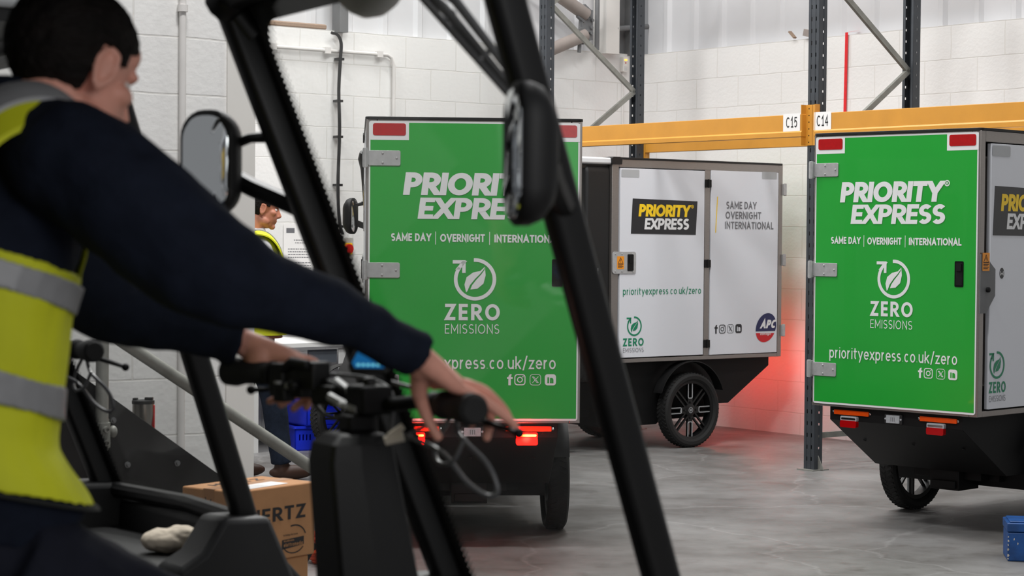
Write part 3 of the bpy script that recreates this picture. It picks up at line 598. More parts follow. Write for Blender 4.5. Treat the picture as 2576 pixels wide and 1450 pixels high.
        Fa = shift(FRM_, .0055); text(g, 'APC', cx-.062, cx+.098, cz-.005, .062, .26, Fa, .28, .06, m=2); text(g, 'overnight', cx-.06, cx+.052, cz-.054, .024, .16, Fa, .1, .1, m=2)
        obj('round_badge', g, [NAVYV, REDV, WHT], fp, 'navy and red oval badge', key='apc'+tag_, smooth=False)

def cabin(root, folded=False):
    Y0 = CY
    P = lambda x, y, z: Vector((x, Y0+y, z))
    # bulkhead behind the rider
    g = G(); g.prism(rrect(.98, 1.50, .07, 6, 0, 1.245), -1.0, -.78, ((0, Y0, 0), (1, 0, 0), (0, 0, 1), (0, 1, 0)))
    bk = obj('bulkhead', g, PLA, root, 'dark moulded bulkhead', key='bulkhead', bevel=.02)
    g = G(); fr = ((-.4905, 0, 0), (0, -1, 0), (0, 0, 1), (-1, 0, 0))
    for q in ([(-.018, -.02), (-.018, .02)], [(.018, -.02), (.018, .02)], [(-.018, 0), (.018, 0)]):
        for s in stroke_polys([(a-1.79, b+1.25) for a, b in q], .008): g.flat(s, fr)
    obj('maker_mark', g, LGREY, bk, 'tiny pale emblem', key='bulkmark', smooth=False)
    # roof shell
    g = G(); prof = [(-1.02, 1.985), (.03, 1.985), (.07, 2.0), (.03, 2.02), (-.2, 2.035), (-1.02, 2.03)]
    g.prism(prof, -.5, .5, ((0, Y0, 0), (0, 1, 0), (0, 0, 1), (1, 0, 0)))
    rf = obj('cab_roof', g, ROOFW, root, 'white cab roof shell', key='cab_roof', bevel=.012)
    g = G(); g.b2((-.47, Y0-.99, 1.955), (.47, Y0+.0, 1.987)); obj('roof_lining', g, FRM, rf, 'black roof lining', key='roof_lining')
    # header and corner brackets
    g = G(); g.tube(spline([P(-.502, -.01, 1.93), P(-.42, .0, 1.965), P(0, .012, 1.97), P(.42, .0, 1.965), P(.502, -.01, 1.93)], 8), .042, 12)
    for sx in (-1, 1): g.tube([P(sx*.500, -.03, 1.975), P(sx*.502, -.01, 1.94), P(sx*.490, .045, 1.87)], [.026, .034, .028], 12)
    obj('windscreen_header', g, FRM, root, 'black header bar', key='header')
    g = G(); g.tube(spline([P(-.20, .06, 1.955), P(-.12, .075, 1.935), P(-.06, .08, 1.918), P(.0, .08, 1.928), P(.10, .07, 1.96)], 6), [.012+.034*math.sin(PI*i/24)**.7 for i in range(25)], 14)
    obj('wiper_motor_cover', g, MOT, root, 'grey wiper motor cover', key='motorcover')
    for sx in (-1, 1):
        g = G(); g.tube([P(sx*.503, -.01, 1.955), P(sx*.470, .133, 1.60), P(sx*.438, .270, 1.24), P(sx*.402, .437, .80)], .026, 4, flat=1.0)
        for v in g.v: pass
        g2 = G(); top, bot = P(sx*.503, -.01, 1.965), P(sx*.400, .445, .78)
        d = (bot-top).normalized(); a = Vector((1, 0, 0))-d*d.x; a.normalize(); b = d.cross(a)
        rp = rrect(.048, .062, .018, 4)
        g2.rings([[top+a*u+b*v for u, v in rp], [top.lerp(bot, .5)+a*u+b*v for u, v in rp], [bot+a*u+b*v for u, v in rp]])
        obj('pillar', g2, FRM, root, 'black raked pillar', key='pillar%d' % sx, sharp=30)
    g = G(); g.tube([P(-.41, .445, .79), P(0, .49, .79), P(.41, .445, .79)], .022, 10); obj('windscreen_rail', g, FRM, root, 'black lower windscreen rail', key='rail')
    # windscreen and its dotted black border
    c = [P(-.497, .012, 1.94), P(.497, .012, 1.94), P(.398, .455, .79), P(-.398, .455, .79)]
    g = G(); nn = Vector((0, .93, .36)).normalized(); g.add([p+nn*.012 for p in c]+[p+nn*.016 for p in c], [(0, 1, 2, 3), (7, 6, 5, 4), (0, 4, 5, 1), (1, 5, 6, 2), (2, 6, 7, 3), (3, 7, 4, 0)])
    ws = obj('windscreen', g, GLASS, root, 'clear plastic windscreen', key='windscreen', smooth=False)
    eu = (c[1]-c[0]).normalized(); dn = ((c[3]+c[2])/2-(c[0]+c[1])/2); H = dn.length; dn.normalize(); o = (c[0]+c[1])/2
    def S(u, t): # u across -1..1 of the pane at drop t
        hw = .497+(.398-.497)*t/H; return o+eu*(u*hw)+dn*t+nn*.0175
    g = G(); w = .04; inner, outer = [], []
    hwm = .45
    def inset(t): return 1-w/(.497-.099*t/H)
    cr = .06
    for sx in (-1, 1):
        pts = []
        for i in range(9):
            a = R(90*i/8); pts.append((inset(.06+cr)-(cr/.49)*(1-math.sin(a)) if False else None, None))
        tt = [.052+cr*(1-math.cos(R(10*i))) for i in range(10)]; uu = [inset(.1)-(cr/.47)*(1-math.sin(R(10*i))) for i in range(10)]
        ts = tt+[.3, .6, .9, H]; us = uu+[inset(.3), inset(.6), inset(.9), inset(H)]
        for i in range(len(ts)-1):
            g.add([S(sx*us[i], ts[i]), S(sx*us[i+1], ts[i+1]), S(sx*1.0, ts[i+1] if i else ts[1]), S(sx*1.0, ts[i] if i else 0)], [(0, 1, 2, 3)])
        g.add([S(0, 0), S(sx*1, 0), S(sx*us[0], .052), S(0, .046)], [(0, 1, 2, 3)])
        # dots
        t = .06
        dots = []
        k = 0
        while t < H-.02:
            for row in range(4):
                import bisect
                tq = t+(row % 2)*.006
                i = min(max(bisect.bisect(ts, tq)-1, 0), len(ts)-2); f = (tq-ts[i])/(ts[i+1]-ts[i]); f = min(max(f, 0), 1)
                u = us[i]+(us[i+1]-us[i])*f
                rd = (.0046, .0040, .0032, .0023)[row]; du = (.003+row*.0075)/.45
                cpt = S(sx*(u-du), tq); g.add([cpt+eu*(rd*math.cos(q*PI/3))+dn*(rd*math.sin(q*PI/3)) for q in range(6)], [tuple(range(6))])
            t += .012
    obj('dotted_border', g, FRM, ws, 'dotted black edge band', key='frit', smooth=False)
    # wiper
    W = lambda x, t, n: o+eu*(.120+x*.80)+dn*(t*.80)+nn*n
    g = G(); g.tube([W(-.02, .02, .03), W(.10, .12, .045), W(.34, .36, .034)], [.014, .010, .007], 8); g.tube([W(.02, -.0, .03), W(.14, .11, .052), W(.335, .34, .044)], [.012, .009, .007], 8)
    g.tube([W(.02, .035, .024), W(.38, .40, .024)], .006, 8); g.tube([W(.04, .02, .03), W(.20, .20, .036), W(.36, .37, .03)], .005, 6)
    for q in (.3, .55, .8): g.tube([W(.02+.36*q, .035+.365*q, .022), W(.02+.36*q+.01, .02+.365*q, .045)], .005, 6)
    obj('wiper', g, WIP, ws, 'grey twin arm wiper', key='wiper')
    # mirrors on two-armed brackets
    for sx in (-1, 1):
        nl = Vector((.545, -.838, .0)) if sx < 0 else Vector((-.285, -.958, 0))
        nl.normalize(); eu_ = Vector((0, 0, 1)).cross(nl)*1; eu_.normalize(); cm = P(sx*.60, .0, 1.612)
        if sx < 0: cm = P(-.60, .0, 1.628)
        fk = ''
        if folded and sx < 0: nl = Vector((.93, -.37, 0)).normalized(); eu_ = Vector((0, 0, 1)).cross(nl); cm = P(-.565, .02, 1.60); fk = 'f'
        Zv = Vector((0, 0, 1))
        g = G(); rs = []
        for dd, k in ((.012, .93), (.006, 1.), (-.010, 1.), (-.028, .93), (-.044, .72), (-.050, .45)):
            rs.append([cm+eu_*(u*k)+Zv*(v*k)+nl*dd for u, v in rrect(.128, .213, .055, 6)])
        g.rings(rs)
        ob = obj('mirror', g, PLA, root, 'black rounded door mirror', key='mirror%d' % sx+fk, sharp=50)
        g = G(); rs = [[cm+eu_*u*k+Zv*v*k+nl*dd for u, v in rrect(.108, .190, .046, 6)] for dd, k in ((.0125, 1), (.0145, .97), (.0152, .6), (.0154, .2))]
        g.rings(rs); obj('mirror_glass', g, MIRROR, ob, 'silver mirror glass', key='mirrorglass%d' % sx+fk)
        g = G(); b0 = cm-nl*.04
        pa, pb = P(sx*.486, .085, 1.68), P(sx*.462, .165, 1.53)
        g.tube([b0+Zv*.03, b0.lerp(pa, .6)+Zv*.02, pa], [.012, .010, .012], 8); g.tube([b0-Zv*.012, b0.lerp(pb, .35)-Zv*.012, pb], [.02, .019, .019], 8)
        g.tube([pa+Zv*.02, pb-Zv*.02], .02, 10)
        for q in (pa, pb): g.lathe([(0, 0), (.008, 0), (.007, .012), (0, .013)], q+Vector((sx*.016, -.01, 0)), (sx, -.3, 0), 10)
        obj('mirror_bracket', g, FRM, ob, 'black triangular bracket', key='mirbr%d' % sx+fk)
    # front body
    for sx in (-1, 1):
        prof = [(.22, .40), (.225, .70), (.29, .735), (.345, .815), (.47, .81), (.54, .66), (.64, .40)]
        g = G(); a, b = (.345, .475); g.prism(prof, sx*a, sx*b, ((0, Y0, 0), (0, 1, 0), (0, 0, 1), (1, 0, 0)))
        obj('front_fender', g, GPL, root, 'grey black moulded fender pod', key='fender%d' % sx, bevel=.016)
        wheel(root, sx*.47, Y0+.52)
    g = G(); g.prism([(.42, .42), (.45, .62), (.46, .765), (.49, .775), (.66, .60), (  .74, .35), (.42, .30)], -.36, .36, ((0, Y0, 0), (0, 1, 0), (0, 0, 1), (1, 0, 0)))
    obj('nose_panel', g, PLA, root, 'black nose panel', key='nose', bevel=.015)
    g = G(); g.b2((-.345, Y0+.13, .672), (.345, Y0+.455, .694)); g.b2((-.345, Y0+.12, .672), (.345, Y0+.135, .712)); obj('dash_tray', g, PLA, root, 'black tray under the windscreen', key='dash', bevel=.004)
    g = G(); g.b2((-.40, Y0-.80, .24), (.40, Y0+.45, .30)); obj('cab_floor', g, PLA, root, key='cabfloor')
    # seat
    g = G(); g.ell((0, Y0-.66, .90), (.15, .17, .06)); g.box((0, Y0-.66, .60), (.08, .10, .60)); obj('seat', g, SEATM, root, 'black vinyl seat', key='seat')
    # steering column and bars
    def hexr(z, w1, w2, yc, d): return [Vector((x, Y0+yc+y, z)) for x, y in ((-w1, -d*.2), (-w2, -d), (w2, -d), (w1, -d*.2), (w1*.9, d), (-w1*.9, d))]
    g = G(); g.rings([hexr(1.150, .045, .030, .025, .04), hexr(1.132, .062, .044, .02, .055), hexr(1.10, .068, .048, .02, .06), hexr(.90, .082, .052, .048, .07), hexr(.55, .10, .06, .08, .08), hexr(.30, .10, .06, .10, .08)])
    col = obj('steering_column', g, PLA, root, 'black faceted steering column cover', key='column', bevel=.006, sharp=20)
    g = G(); g.tube([P(0, .05, 1.12), P(0, .05, 1.20)], .02, 14); g.box(P(0, .055, 1.205), (.07, .06, .05)); g.box(P(.0, .03, 1.165), (.05, .05, .03))
    obj('stem', g, BLK, col, key='stem', bevel=.006)
    hb = spline([P(-.36, -.057, 1.235), P(-.24, -.014, 1.236), P(-.13, .035, 1.222), P(-.05, .065, 1.20), (0, Y0+.07, 1.197), P(.06, .075, 1.20), P(.16, .076, 1.212), P(.25, .069, 1.213), P(.345, .063, 1.214)], 5)
    g = G(); g.tube(hb, .0125, 12); bar = obj('handlebar', g, BLK, root, 'black steering bar', key='bar')
    for s, p0, p1 in ((-1, P(-.365, -.059, 1.235), P(-.245, -.016, 1.236)), (1, P(.362, .062, 1.214), P(.245, .069, 1.213))):
        d = (p1-p0).normalized(); g = G(); L_ = (p1-p0).length
        g.lathe([(0, 0), (.020, 0), (.026, .006), (.027, .03), (.022, .05), (.020, L_-.012), (.024, L_-.006), (.024, L_), (0, L_)], p0, d, 20)
        for k in range(14): g.lathe([(.0195, .05+k*.0045), (.0215, .052+k*.0045), (.0195, .054+k*.0045)], p0, d, 20)
        obj('grip', g, RUB, bar, 'thick rubber grip', key='grip%d' % s)
        g = G(); q0 = p1+d*.03
        side = Vector((0, 1, 0))
        g.tube([q0+side*.02-Vector((0, 0, .004)), q0+side*.045-d*.03-Vector((0, 0, .02)), p0.lerp(p1, .45)+side*.062-Vector((0, 0, .030)), p0.lerp(p1, .1)+side*.070-Vector((0, 0, .036)), p0-d*.02+side*.068-Vector((0, 0, .038))], [.009, .008, .007, .006, .006], 8, flat=.8)
        g.ell(p0-d*.024+side*.068-Vector((0, 0, .038)), .009); g.lathe([(.014, 0), (.02, .004), (.02, .026), (.014, .03)], p1+d*.015, d, 14, closed=False); g.box(q0+side*.016, (.03, .04, .022))
        obj('brake_lever', g, BLK, bar, 'black brake lever', key='lever%d' % s)
    # switch clusters, display
    g = G()
    for q, dm in (((-.185, .012, 1.225), (.05, .05, .055)), ((-.15, .02, 1.238), (.04, .045, .05)), ((-.215, -.005, 1.228), (.035, .055, .06)), ((-.12, .03, 1.205), (.05, .03, .035)), ((-.19, -.02, 1.205), (.03, .03, .03))): g.box(P(*q), dm, Matrix.Rotation(.35, 3, 'Z'))
    g.ell(P(-.155, -.02, 1.222), (.014, .010, .010)); g.tube([P(-.20, -.02, 1.245), P(-.17, -.015, 1.262), P(-.13, .0, 1.258)], .010, 8)
    obj('switch_cluster', g, PLA, bar, 'black switch cluster', key='switch', bevel=.006)
    g = G(); g.box(P(-.165, -.022, 1.220), (.018, .012, .012)); obj('clamp_screw', g, STEEL, bar, 'bright clamp screw', key='fitA', bevel=.003)
    g = G(); g.box(P(-.197, -.03, 1.224), (.016, .010, .006)); obj('clamp_screw', g, STEEL, bar, 'bright clamp screw', key='fitB', bevel=.002)
    g = G(); g.tube([P(-.085, .02, 1.205), P(-.04, .03, 1.192), P(.01, .03, 1.188)], .008, 8); g.ell(P(-.045, .022, 1.192), .007); g.ell(P(-.028, .024, 1.192), .007); obj('bar_clamp', g, STEEL, bar, 'bright bar clamp', key='fitC')
    g = G(); g.tube([P(-.12, .05, 1.228), P(-.07, .055, 1.21), P(-.03, .05, 1.195)], .0095, 8); obj('bright_tube', g, STEEL, bar, 'bright metal tube', key='fitD')
    M = Matrix.Rotation(.95, 3, 'Z') @ Matrix.Rotation(-.5, 3, 'X') @ Matrix.Scale(.86, 3)
    g = G(); cD = P(.0, .054, 1.273)
    g.prism([(-.036, -.026), (.036, -.026), (.044, -.012), (.036, .026), (.0, .034), (-.032, .026), (-.042, -.012)], -.012, .0, (cD, M @ Vector((1, 0, 0)), M @ Vector((0, 0, 1)), M @ Vector((0, -1, 0))))
    g.tube([cD-Vector((0, 0, .03)), P(0, .06, 1.205)], .012, 8)
    dsp = obj('display', g, PLA, bar, 'small dashboard display', key='display', bevel=.003)
    fr = (cD, M @ Vector((1, 0, 0)), M @ Vector((0, 0, 1)), M @ Vector((0, -1, 0)))
    g = G(); g.flat([(-.027, -.018), (.033, -.018), (.034, -.008), (.028, .02), (-.0, .027), (-.024, .02), (-.034, -.006)], fr, .001, 0)
    for i in range(5): g.flat([(-.024+i*.010, -.014), (-.017+i*.010, -.014), (-.017+i*.010, -.008), (-.024+i*.010, -.008)], fr, .0016, 1)
    g.flat([(-.010, .021), (.0, .024), (.0, .026), (-.010, .023)], fr, .0016, 1)
    obj('screen', g, [SCREEN, SCRTX], dsp, 'lit blue screen', key='screen', smooth=False)
    # cables
    g = G()
    g.tube(spline([P(.23, .10, 1.195), P(.20, .12, 1.165), P(.245, .11, 1.15), P(.285, .13, 1.115), P(.30, .14, 1.075), P(.285, .13, 1.065), P(.25, .11, 1.085), P(.20, .09, 1.13), P(.12, .07, 1.15)], 6), .0045, 8)
    g.tube(spline([P(.24, .09, 1.20), P(.16, .10, 1.14), P(.19, .09, 1.112), P(.24, .09, 1.12), P(.26, .10, 1.16)], 6), .004, 8)
    g.tube(spline([P(-.20, .03, 1.215), P(-.13, .03, 1.17), P(-.04, .06, 1.16), P(.02, .05, 1.13)], 6), .0045, 8)
    g.tube(spline([P(-.15, .05, 1.24), P(-.06, .09, 1.235), P(.02, .09, 1.21), P(.03, .08, 1.13)], 6), .004, 8)
    g.tube(spline([P(.02, .09, 1.235), P(.12, .10, 1.222), P(.16, .09, 1.18), P(.08, .07, 1.14)], 6), .004, 8)
    obj('brake_cables', g, WIRE, bar, 'looping brake cables', key='loom')
    g = G(); g.tube([P(.10, .035, 1.142), P(.115, .062, 1.152)], [.008, .011], 8); g.tube([P(.105, .04, 1.150), P(.115, .062, 1.168)], .006, 8)
    obj('cable_connector', g, BEIGE, bar, 'beige cable connector', key='conn')

def cargo_quad(loc, yaw, label, lit=False, left=True, right=True, folded=False):
    root = empty('cargo_quad', (loc[0], loc[1], 0), -yaw)
    tag(root, label, 'cargo bike', 'electric cargo quads')
    rear_end(root, lit); box_body(root, left, right)
    for sx in (-1, 1): wheel(root, sx*.47, .90)
    cabin(root, folded)
    return root
def veh_origin(O, psi, back): return (O[0]-math.sin(psi)*back, O[1]-math.cos(psi)*back)
O1, PSI1 = (-.294, 3.545), 1.037
O2, PSI2 = (-1.234, 5.054), .944
cargo_quad((-.1774, 9.5328), -.076, 'green-doored cargo quad with lit red tail lamps, seen through the windscreen', True, True, True, True)
cargo_quad((1.675, 15.5225), -2.236, 'cargo quad parked side-on by the wall with white side panels and chrome-trimmed wheel', True, True, True)
cargo_quad((1.9206, 10.3875), .7845, 'green-doored cargo quad with unlit tail lamps standing under the C14 beam card', False, True, True)
OWN = cargo_quad(veh_origin(O1, PSI1, CY), PSI1, 'open black cab and handlebar of the quad the driver in navy sits in', False, True, True)
cargo_quad(veh_origin(O2, PSI2, CY), PSI2, 'cab of the quad parked beyond the seated driver, with a cream bag on its tray', False, False, True)

# ------------------------------------------------------------------ people
def head_prims(g, M, ears=True):
    """head at the origin, face towards +y; M places it"""
    h = G()
    h.ell((0, -.015, .030), (.077, .100, .090)); h.ell((0, .032, -.035), (.060, .066, .080)); h.ell((0, .026, -.082), (.050, .056, .036))
    h.ell((0, .076, -.100), (.026, .020, .018)); h.ell((0, .080, .022), (.050, .016, .014)); h.ell((0, .060, .050), (.055, .035, .035))
    for s in (-1, 1):
        h.ell((s*.046, .055, -.018), (.020, .026, .018)); h.ell((s*.055, .01, -.075), (.012, .035, .022))
        h.ell((s*.011, .097, -.036), (.010, .010, .008))
        # ear: shell, rim and lobe
        E = Matrix.Rotation(s*-.35, 3, 'Z') @ Matrix.Rotation(-.18, 3, 'X')
        ec = Vector((s*.080, -.012, -.006))
        h.ell(ec, (.007, .016, .028), E)
        rim = [ec+E @ Vector((s*.008, .017*math.cos(R(a))*(.8 if a > 180 else 1), .031*math.sin(R(a)))) for a in range(-60, 261, 20)]
        h.tube(rim, .0045, 8); h.ell(ec+E @ Vector((s*.003, .004, -.029)), (.006, .009, .010))
    h.tube([(0, .088, .018), (0, .104, -.010), (0, .115, -.030), (0, .102, -.042)], [.008, .009, .0115, .008], 10)
    h.ell((0, .090, -.062), (.024, .010, .006)); h.ell((0, .088, -.073), (.021, .010, .007))
    h.tube([(0, -.02, -.05), (0, -.035, -.12), (0, -.055, -.20)], [.060, .058, .066], 18)
    h.xf(M); g.v, off = g.v+h.v, len(g.v); g.f += [tuple(i+off for i in f) for f in h.f]; g.m += h.m
def hair_mesh(M, mats, thick=.011, fringe=.062):
    h = G(); nu, nv = 56, 36; c = Vector((0, -.015, .030)); rr = (.077, .100, .090)
    idx = {}
    def P(i, j, t):
        ph = -PI/2+PI*i/nv; th = 2*PI*j/nu
        d = Vector((math.cos(ph)*math.cos(th), math.cos(ph)*math.sin(th), math.sin(ph)))
        k = t*(1+.35*noise.noise(d*9)+.2*noise.noise(d*28))
        return c+Vector((d.x*(rr[0]+k), d.y*(rr[1]+k), d.z*(rr[2]+k)))
    def keep(i, j):
        p = P(i+.5, j+.5, 0); y, z, x = p.y, p.z, abs(p.x)
        lim = fringe if y > .055 else (.058-.9*(.055-y)*0 if y > .035 else ((.016 if y < .026 else .035) if .008 < y <= .035 else (.030 if y > -.026 else -.052)))
        if .035 < y <= .055: lim = .045 if x > .03 else fringe
        return z > lim
    F = [(i, j) for i in range(nv) for j in range(nu) if keep(i, j)]
    S_ = set(F)
    def vid(i, j, o):
        k = (i, j % nu, o)
        if k not in idx: idx[k] = len(h.v); h.v.append(P(i, j, thick if o else -.004))
        return idx[k]
    for i, j in F:
        h.f.append((vid(i, j, 1), vid(i, j+1, 1), vid(i+1, j+1, 1), vid(i+1, j, 1))); h.f.append((vid(i+1, j, 0), vid(i+1, j+1, 0), vid(i, j+1, 0), vid(i, j, 0)))
        for (di, dj, e) in ((-1, 0, ((i, j), (i, j+1))), (1, 0, ((i+1, j+1), (i+1, j))), (0, -1, ((i+1, j), (i, j))), (0, 1, ((i, j+1), (i+1, j+1)))):
            if (i+di, (j+dj) % nu) not in S_:
                (a, b), (c_, d_) = e; h.f.append((vid(a, b, 0), vid(c_, d_, 0), vid(c_, d_, 1), vid(a, b, 1)))
    h.m = [0]*len(h.f)
    return remesh(h.xf(M), mats, .0035, 3, .5, 'hair', (.0012, 90, (1, .4, 1)))
def tring(c, rx, ry, a=0., n=28, sq=1.):
    c = Vector(c); out = []
    for i in range(n):
        t = 2*PI*i/n; u, v = math.cos(t), math.sin(t)
        u = math.copysign(abs(u)**sq, u); v = math.copysign(abs(v)**sq, v)
        out.append(c+Vector((rx*u, ry*v*math.cos(a), -ry*v*math.sin(a))))
    return out
def lerp_rings(tab, s0, s1, off, n=10):
    """tab rows: s, (x,y,z), rx, ry, tilt"""
    out = []
    for i in range(n+1):
        s = s0+(s1-s0)*i/n
        for a, b in zip(tab[:-1], tab[1:]):
            if a[0]-1e-9 <= s <= b[0]+1e-9:
                f = (s-a[0])/(b[0]-a[0]); c = Vector(a[1]).lerp(Vector(b[1]), f)
                out.append(tring(c, a[2]+(b[2]-a[2])*f+off, a[3]+(b[3]-a[3])*f+off, a[4]+(b[4]-a[4])*f, 32, .9)); break
    return out
def finger(g, pts, r): g.tube(spline(pts, 4), [r*(1-.28*i/(4*(len(pts)-1))) for i in range(4*(len(pts)-1)+1)], 10); g.ell(pts[-1], r*.74); g.ell(pts[0], r*1.08)
def hand(g, wrist, fore, fingers, thumb, r=.0108):
    g.tube([fore, wrist], [.033, .028], 14, flat=.85); ks = [f[0] for f in fingers]
    for f in fingers: g.tube([Vector(wrist).lerp(Vector(f[0]), .0), Vector(wrist).lerp(Vector(f[0]), .5), f[0]], [.023, .0185, .0135], 10); finger(g, f, r)
    for a, b in zip(ks[:-1], ks[1:]): g.tube([Vector(wrist).lerp((Vector(a)+Vector(b))/2, .35), (Vector(a)+Vector(b))/2], [.020, .0125], 10)
    g.tube([wrist, Vector(wrist).lerp(Vector(thumb[0]), .6), thumb[0], thumb[1]], [.021, .022, .018, .0145], 10); finger(g, thumb[1:], r*1.15)

def seated_driver():
    B = lambda *p: Vector(p)
    # torso table: s, centre, half width, half depth, forward tilt
    T = [(0, B(0,-.68,.95), .175, .135, .10), (.10, B(0,-.615,1.085), .195, .155, .22), (.22, B(0,-.655,1.19), .175, .126, .26), (.45, B(0,-.640,1.40), .195, .134, .30), (.58, B(0,-.605,1.50), .195, .130, .30), (.68, B(0,-.58,1.60), .165, .115, .30), (.76, B(0,-.575,1.675), .105, .088, .30), (.80, B(0,-.568,1.70), .072, .072, .30)]
    HM = Matrix.Translation((.034, -.486, 1.748)) @ Matrix.Rotation(R(22), 4, 'Z') @ Matrix.Rotation(R(-21), 4, 'X') @ Matrix.Scale(1.05, 4)
    RA = [B(.10,-.565,1.610), B(.19,-.550,1.600), B(.28,-.482,1.535), B(.345,-.385,1.445), B(.357,-.26,1.393), B(.344,-.137,1.355), B(.325,-.026,1.304)]
    LA = [B(-.10,-.575,1.60), B(-.20,-.56,1.57), B(-.30,-.43,1.45), B(-.365,-.29,1.37), B(-.362,-.17,1.338), B(-.341,-.048,1.302)]
    g = G(); g.rings(lerp_rings(T, 0, .80, -.02, 16)); head_prims(g, HM)
    g.tube(spline(RA[:-1]+[B(.325,-.03,1.303)], 4), [.05]*12+[.033]*12+[.028], 12); g.tube(spline(LA, 4), [.05]*10+[.04]*10+[.032], 12)
    hand(g, B(.325,-.022,1.300), B(.342,-.12,1.341),
         [[B(.250,.050,1.250), B(.247,.098,1.240), B(.250,.124,1.208), B(.253,.118,1.180)], [B(.275,.060,1.254), B(.276,.108,1.244), B(.280,.138,1.208), B(.284,.128,1.160)],
          [B(.302,.060,1.254), B(.306,.108,1.240), B(.310,.142,1.210), B(.312,.158,1.184)], [B(.326,.048,1.248), B(.334,.088,1.228), B(.338,.124,1.203), B(.336,.150,1.184)]],
         [B(.292,.000,1.268), B(.268,.010,1.236), B(.256,.030,1.198), B(.266,.046,1.164)])
    hand(g, B(-.338,-.050,1.298), B(-.352,-.12,1.325),
         [[B(-.248,.030,1.264), B(-.240,.066,1.252), B(-.243,.076,1.212), B(-.248,.050,1.172)], [B(-.270,.028,1.266), B(-.262,.064,1.250), B(-.266,.070,1.205), B(-.272,.036,1.168)],
          [B(-.292,.018,1.264), B(-.288,.052,1.245), B(-.292,.056,1.200), B(-.294,.020,1.175)], [B(-.312,.004,1.256), B(-.310,.034,1.236), B(-.312,.036,1.196), B(-.312,.006,1.180)]],
         [B(-.318,-.024,1.268), B(-.288,-.016,1.268), B(-.262,.004,1.266), B(-.232,.028,1.262)])
    g.ell(B(-.306,-.018,1.262), (.036, .028, .034)); g.ell(B(-.288,.012,1.250), (.034, .030, .026))
    # legs under the trousers
    KN = [(B(.10,-.62,.97), B(.145,-.22,.72), B(.13,-.22,.40), B(.13,-.16,.335)), (B(-.10,-.62,.97), B(-.145,-.24,.76), B(-.13,-.20,.44), B(-.13,-.14,.335))]
    for hp, kn, an, toe in KN: g.tube([hp, hp.lerp(kn, .5), kn, kn.lerp(an, .5), an], [.07, .065, .05, .045, .036], 12)
    body = obj('person', remesh(g, SKIN, .0042, 5, .5, 'driver'), None, None, loc=(O1[0], O1[1], 0), rz=-PSI1)
    tag(body, 'driver with dark hair, navy fleece and yellow vest, reaching for the handlebar', 'person')
    obj('hair', hair_mesh(HM, HAIR), None, body, 'short dark hair')
    for s in (-1, 1):
        e = G(); e.ell(HM @ Vector((s*.031, .073, .003)), .0115); obj('eye', e, EYEW, body)
    g = G()
    g.rings(lerp_rings(T, .05, .76, -.004, 14))
    rr = [.078, .094, .095, .082, .058, .042, .035]; ll = [.080, .092, .088, .074, .064, .050]
    sp = spline(RA, 6); g.tube(sp, [rr[min(int(i/6), 5)]+(rr[min(int(i/6)+1, 6)]-rr[min(int(i/6), 5)])*((i % 6)/6) for i in range(len(sp))], 18)
    sp = spline(LA, 6); g.tube(sp, [ll[min(int(i/6), 4)]+(ll[min(int(i/6)+1, 5)]-ll[min(int(i/6), 4)])*((i % 6)/6) for i in range(len(sp))], 18)
    g.tube([B(0,-.565,1.66), B(0,-.545,1.72)], [.082, .074], 20)
    obj('fleece', remesh(g, NAVY, .007, 6, .5, 'fleece', (.011, 9, (1, 1, 1))), None, body, 'navy fleece sweatshirt')
    # vest: shell, tapes, binding
    def shell(s0, s1, off, n=14, th=.004):
        q = lerp_rings(T, s0, s1, off, n); q2 = lerp_rings(T, s0, s1, off-th, n)
        h = G(); h.rings(q+q2[::-1], cap=False, closed=True); return h
    vs = shell(.112, .525, .014, 20, .008)
    for sg in (1, -1):   # chest and back panels up to the straps
        rr_ = []
        for i in range(9):
            s0 = .50+.19*i/8; base = lerp_rings(T, s0, s0, .012, 1)[0]; inn = lerp_rings(T, s0, s0, .004, 1)[0]
            cy = sum(p.y for p in base)/len(base); pick = sorted([k for k in range(len(base)) if abs(base[k].x) < .105 and (base[k].y-cy)*sg > 0], key=lambda k: base[k].x)
            L_ = len(pick); idx = [pick[min(int(j*L_/10), L_-1)] for j in range(11)]
            rr_.append([base[k] for k in idx]+[inn[k] for k in idx[::-1]])
        vs.rings(rr_); vm = remesh(vs, HIVIS, .0045, 9, .5, 'vest', (.009, 9, (1, 1, .6)))
    ve = obj('hi_vis_vest', vm, None, body, 'yellow high visibility vest')
    for s0, s1 in ((.268, .325), (.452, .508)):
        h = shell(s0, s1, .0215, 8, .006); obj('reflective_tape', remesh(h, SILV, .004, 2, .4, 'tape', (.004, 8, (1, 1, .5))), None, ve, 'silver reflective tape')
    sh = spline([B(0,-.445,1.53), B(0,-.475,1.63), B(0,-.535,1.700), B(0,-.60,1.712), B(0,-.67,1.675), B(0,-.735,1.575), B(0,-.765,1.42)], 6)
    def strap(w0, w1, lift, n=6):
        h = G(); rr_ = []
        for i, p in enumerate(sh):
            t = (sh[min(i+1, len(sh)-1)]-sh[max(i-1, 0)]).normalized(); nrm = Vector((1, 0, 0)).cross(t).normalized()
            if nrm.z < 0 and abs(nrm.z) > .3: nrm = -nrm
            if i > len(sh)*.6 and nrm.y > 0: nrm = -nrm
            if i < len(sh)*.3 and nrm.y < 0: nrm = -nrm
            top, bot = [], []
            for k in range(n+1):
                x = w0+(w1-w0)*k/n; dz = -2.2*max(0, x-.10)**2-.25*max(0, x-.05)*(.3)
                dz -= 3.2*max(0, x-.11)**2; fb = i/(len(sh)-1); x2 = x*(1+.22*max(0, fb-.35)); top.append(p+Vector((x2, 0, dz))+nrm*(lift+.004)); bot.append(p+Vector((x2, 0, dz))+nrm*(lift-.004))
            rr_.append(top+bot[::-1])
        h.rings(rr_); return h
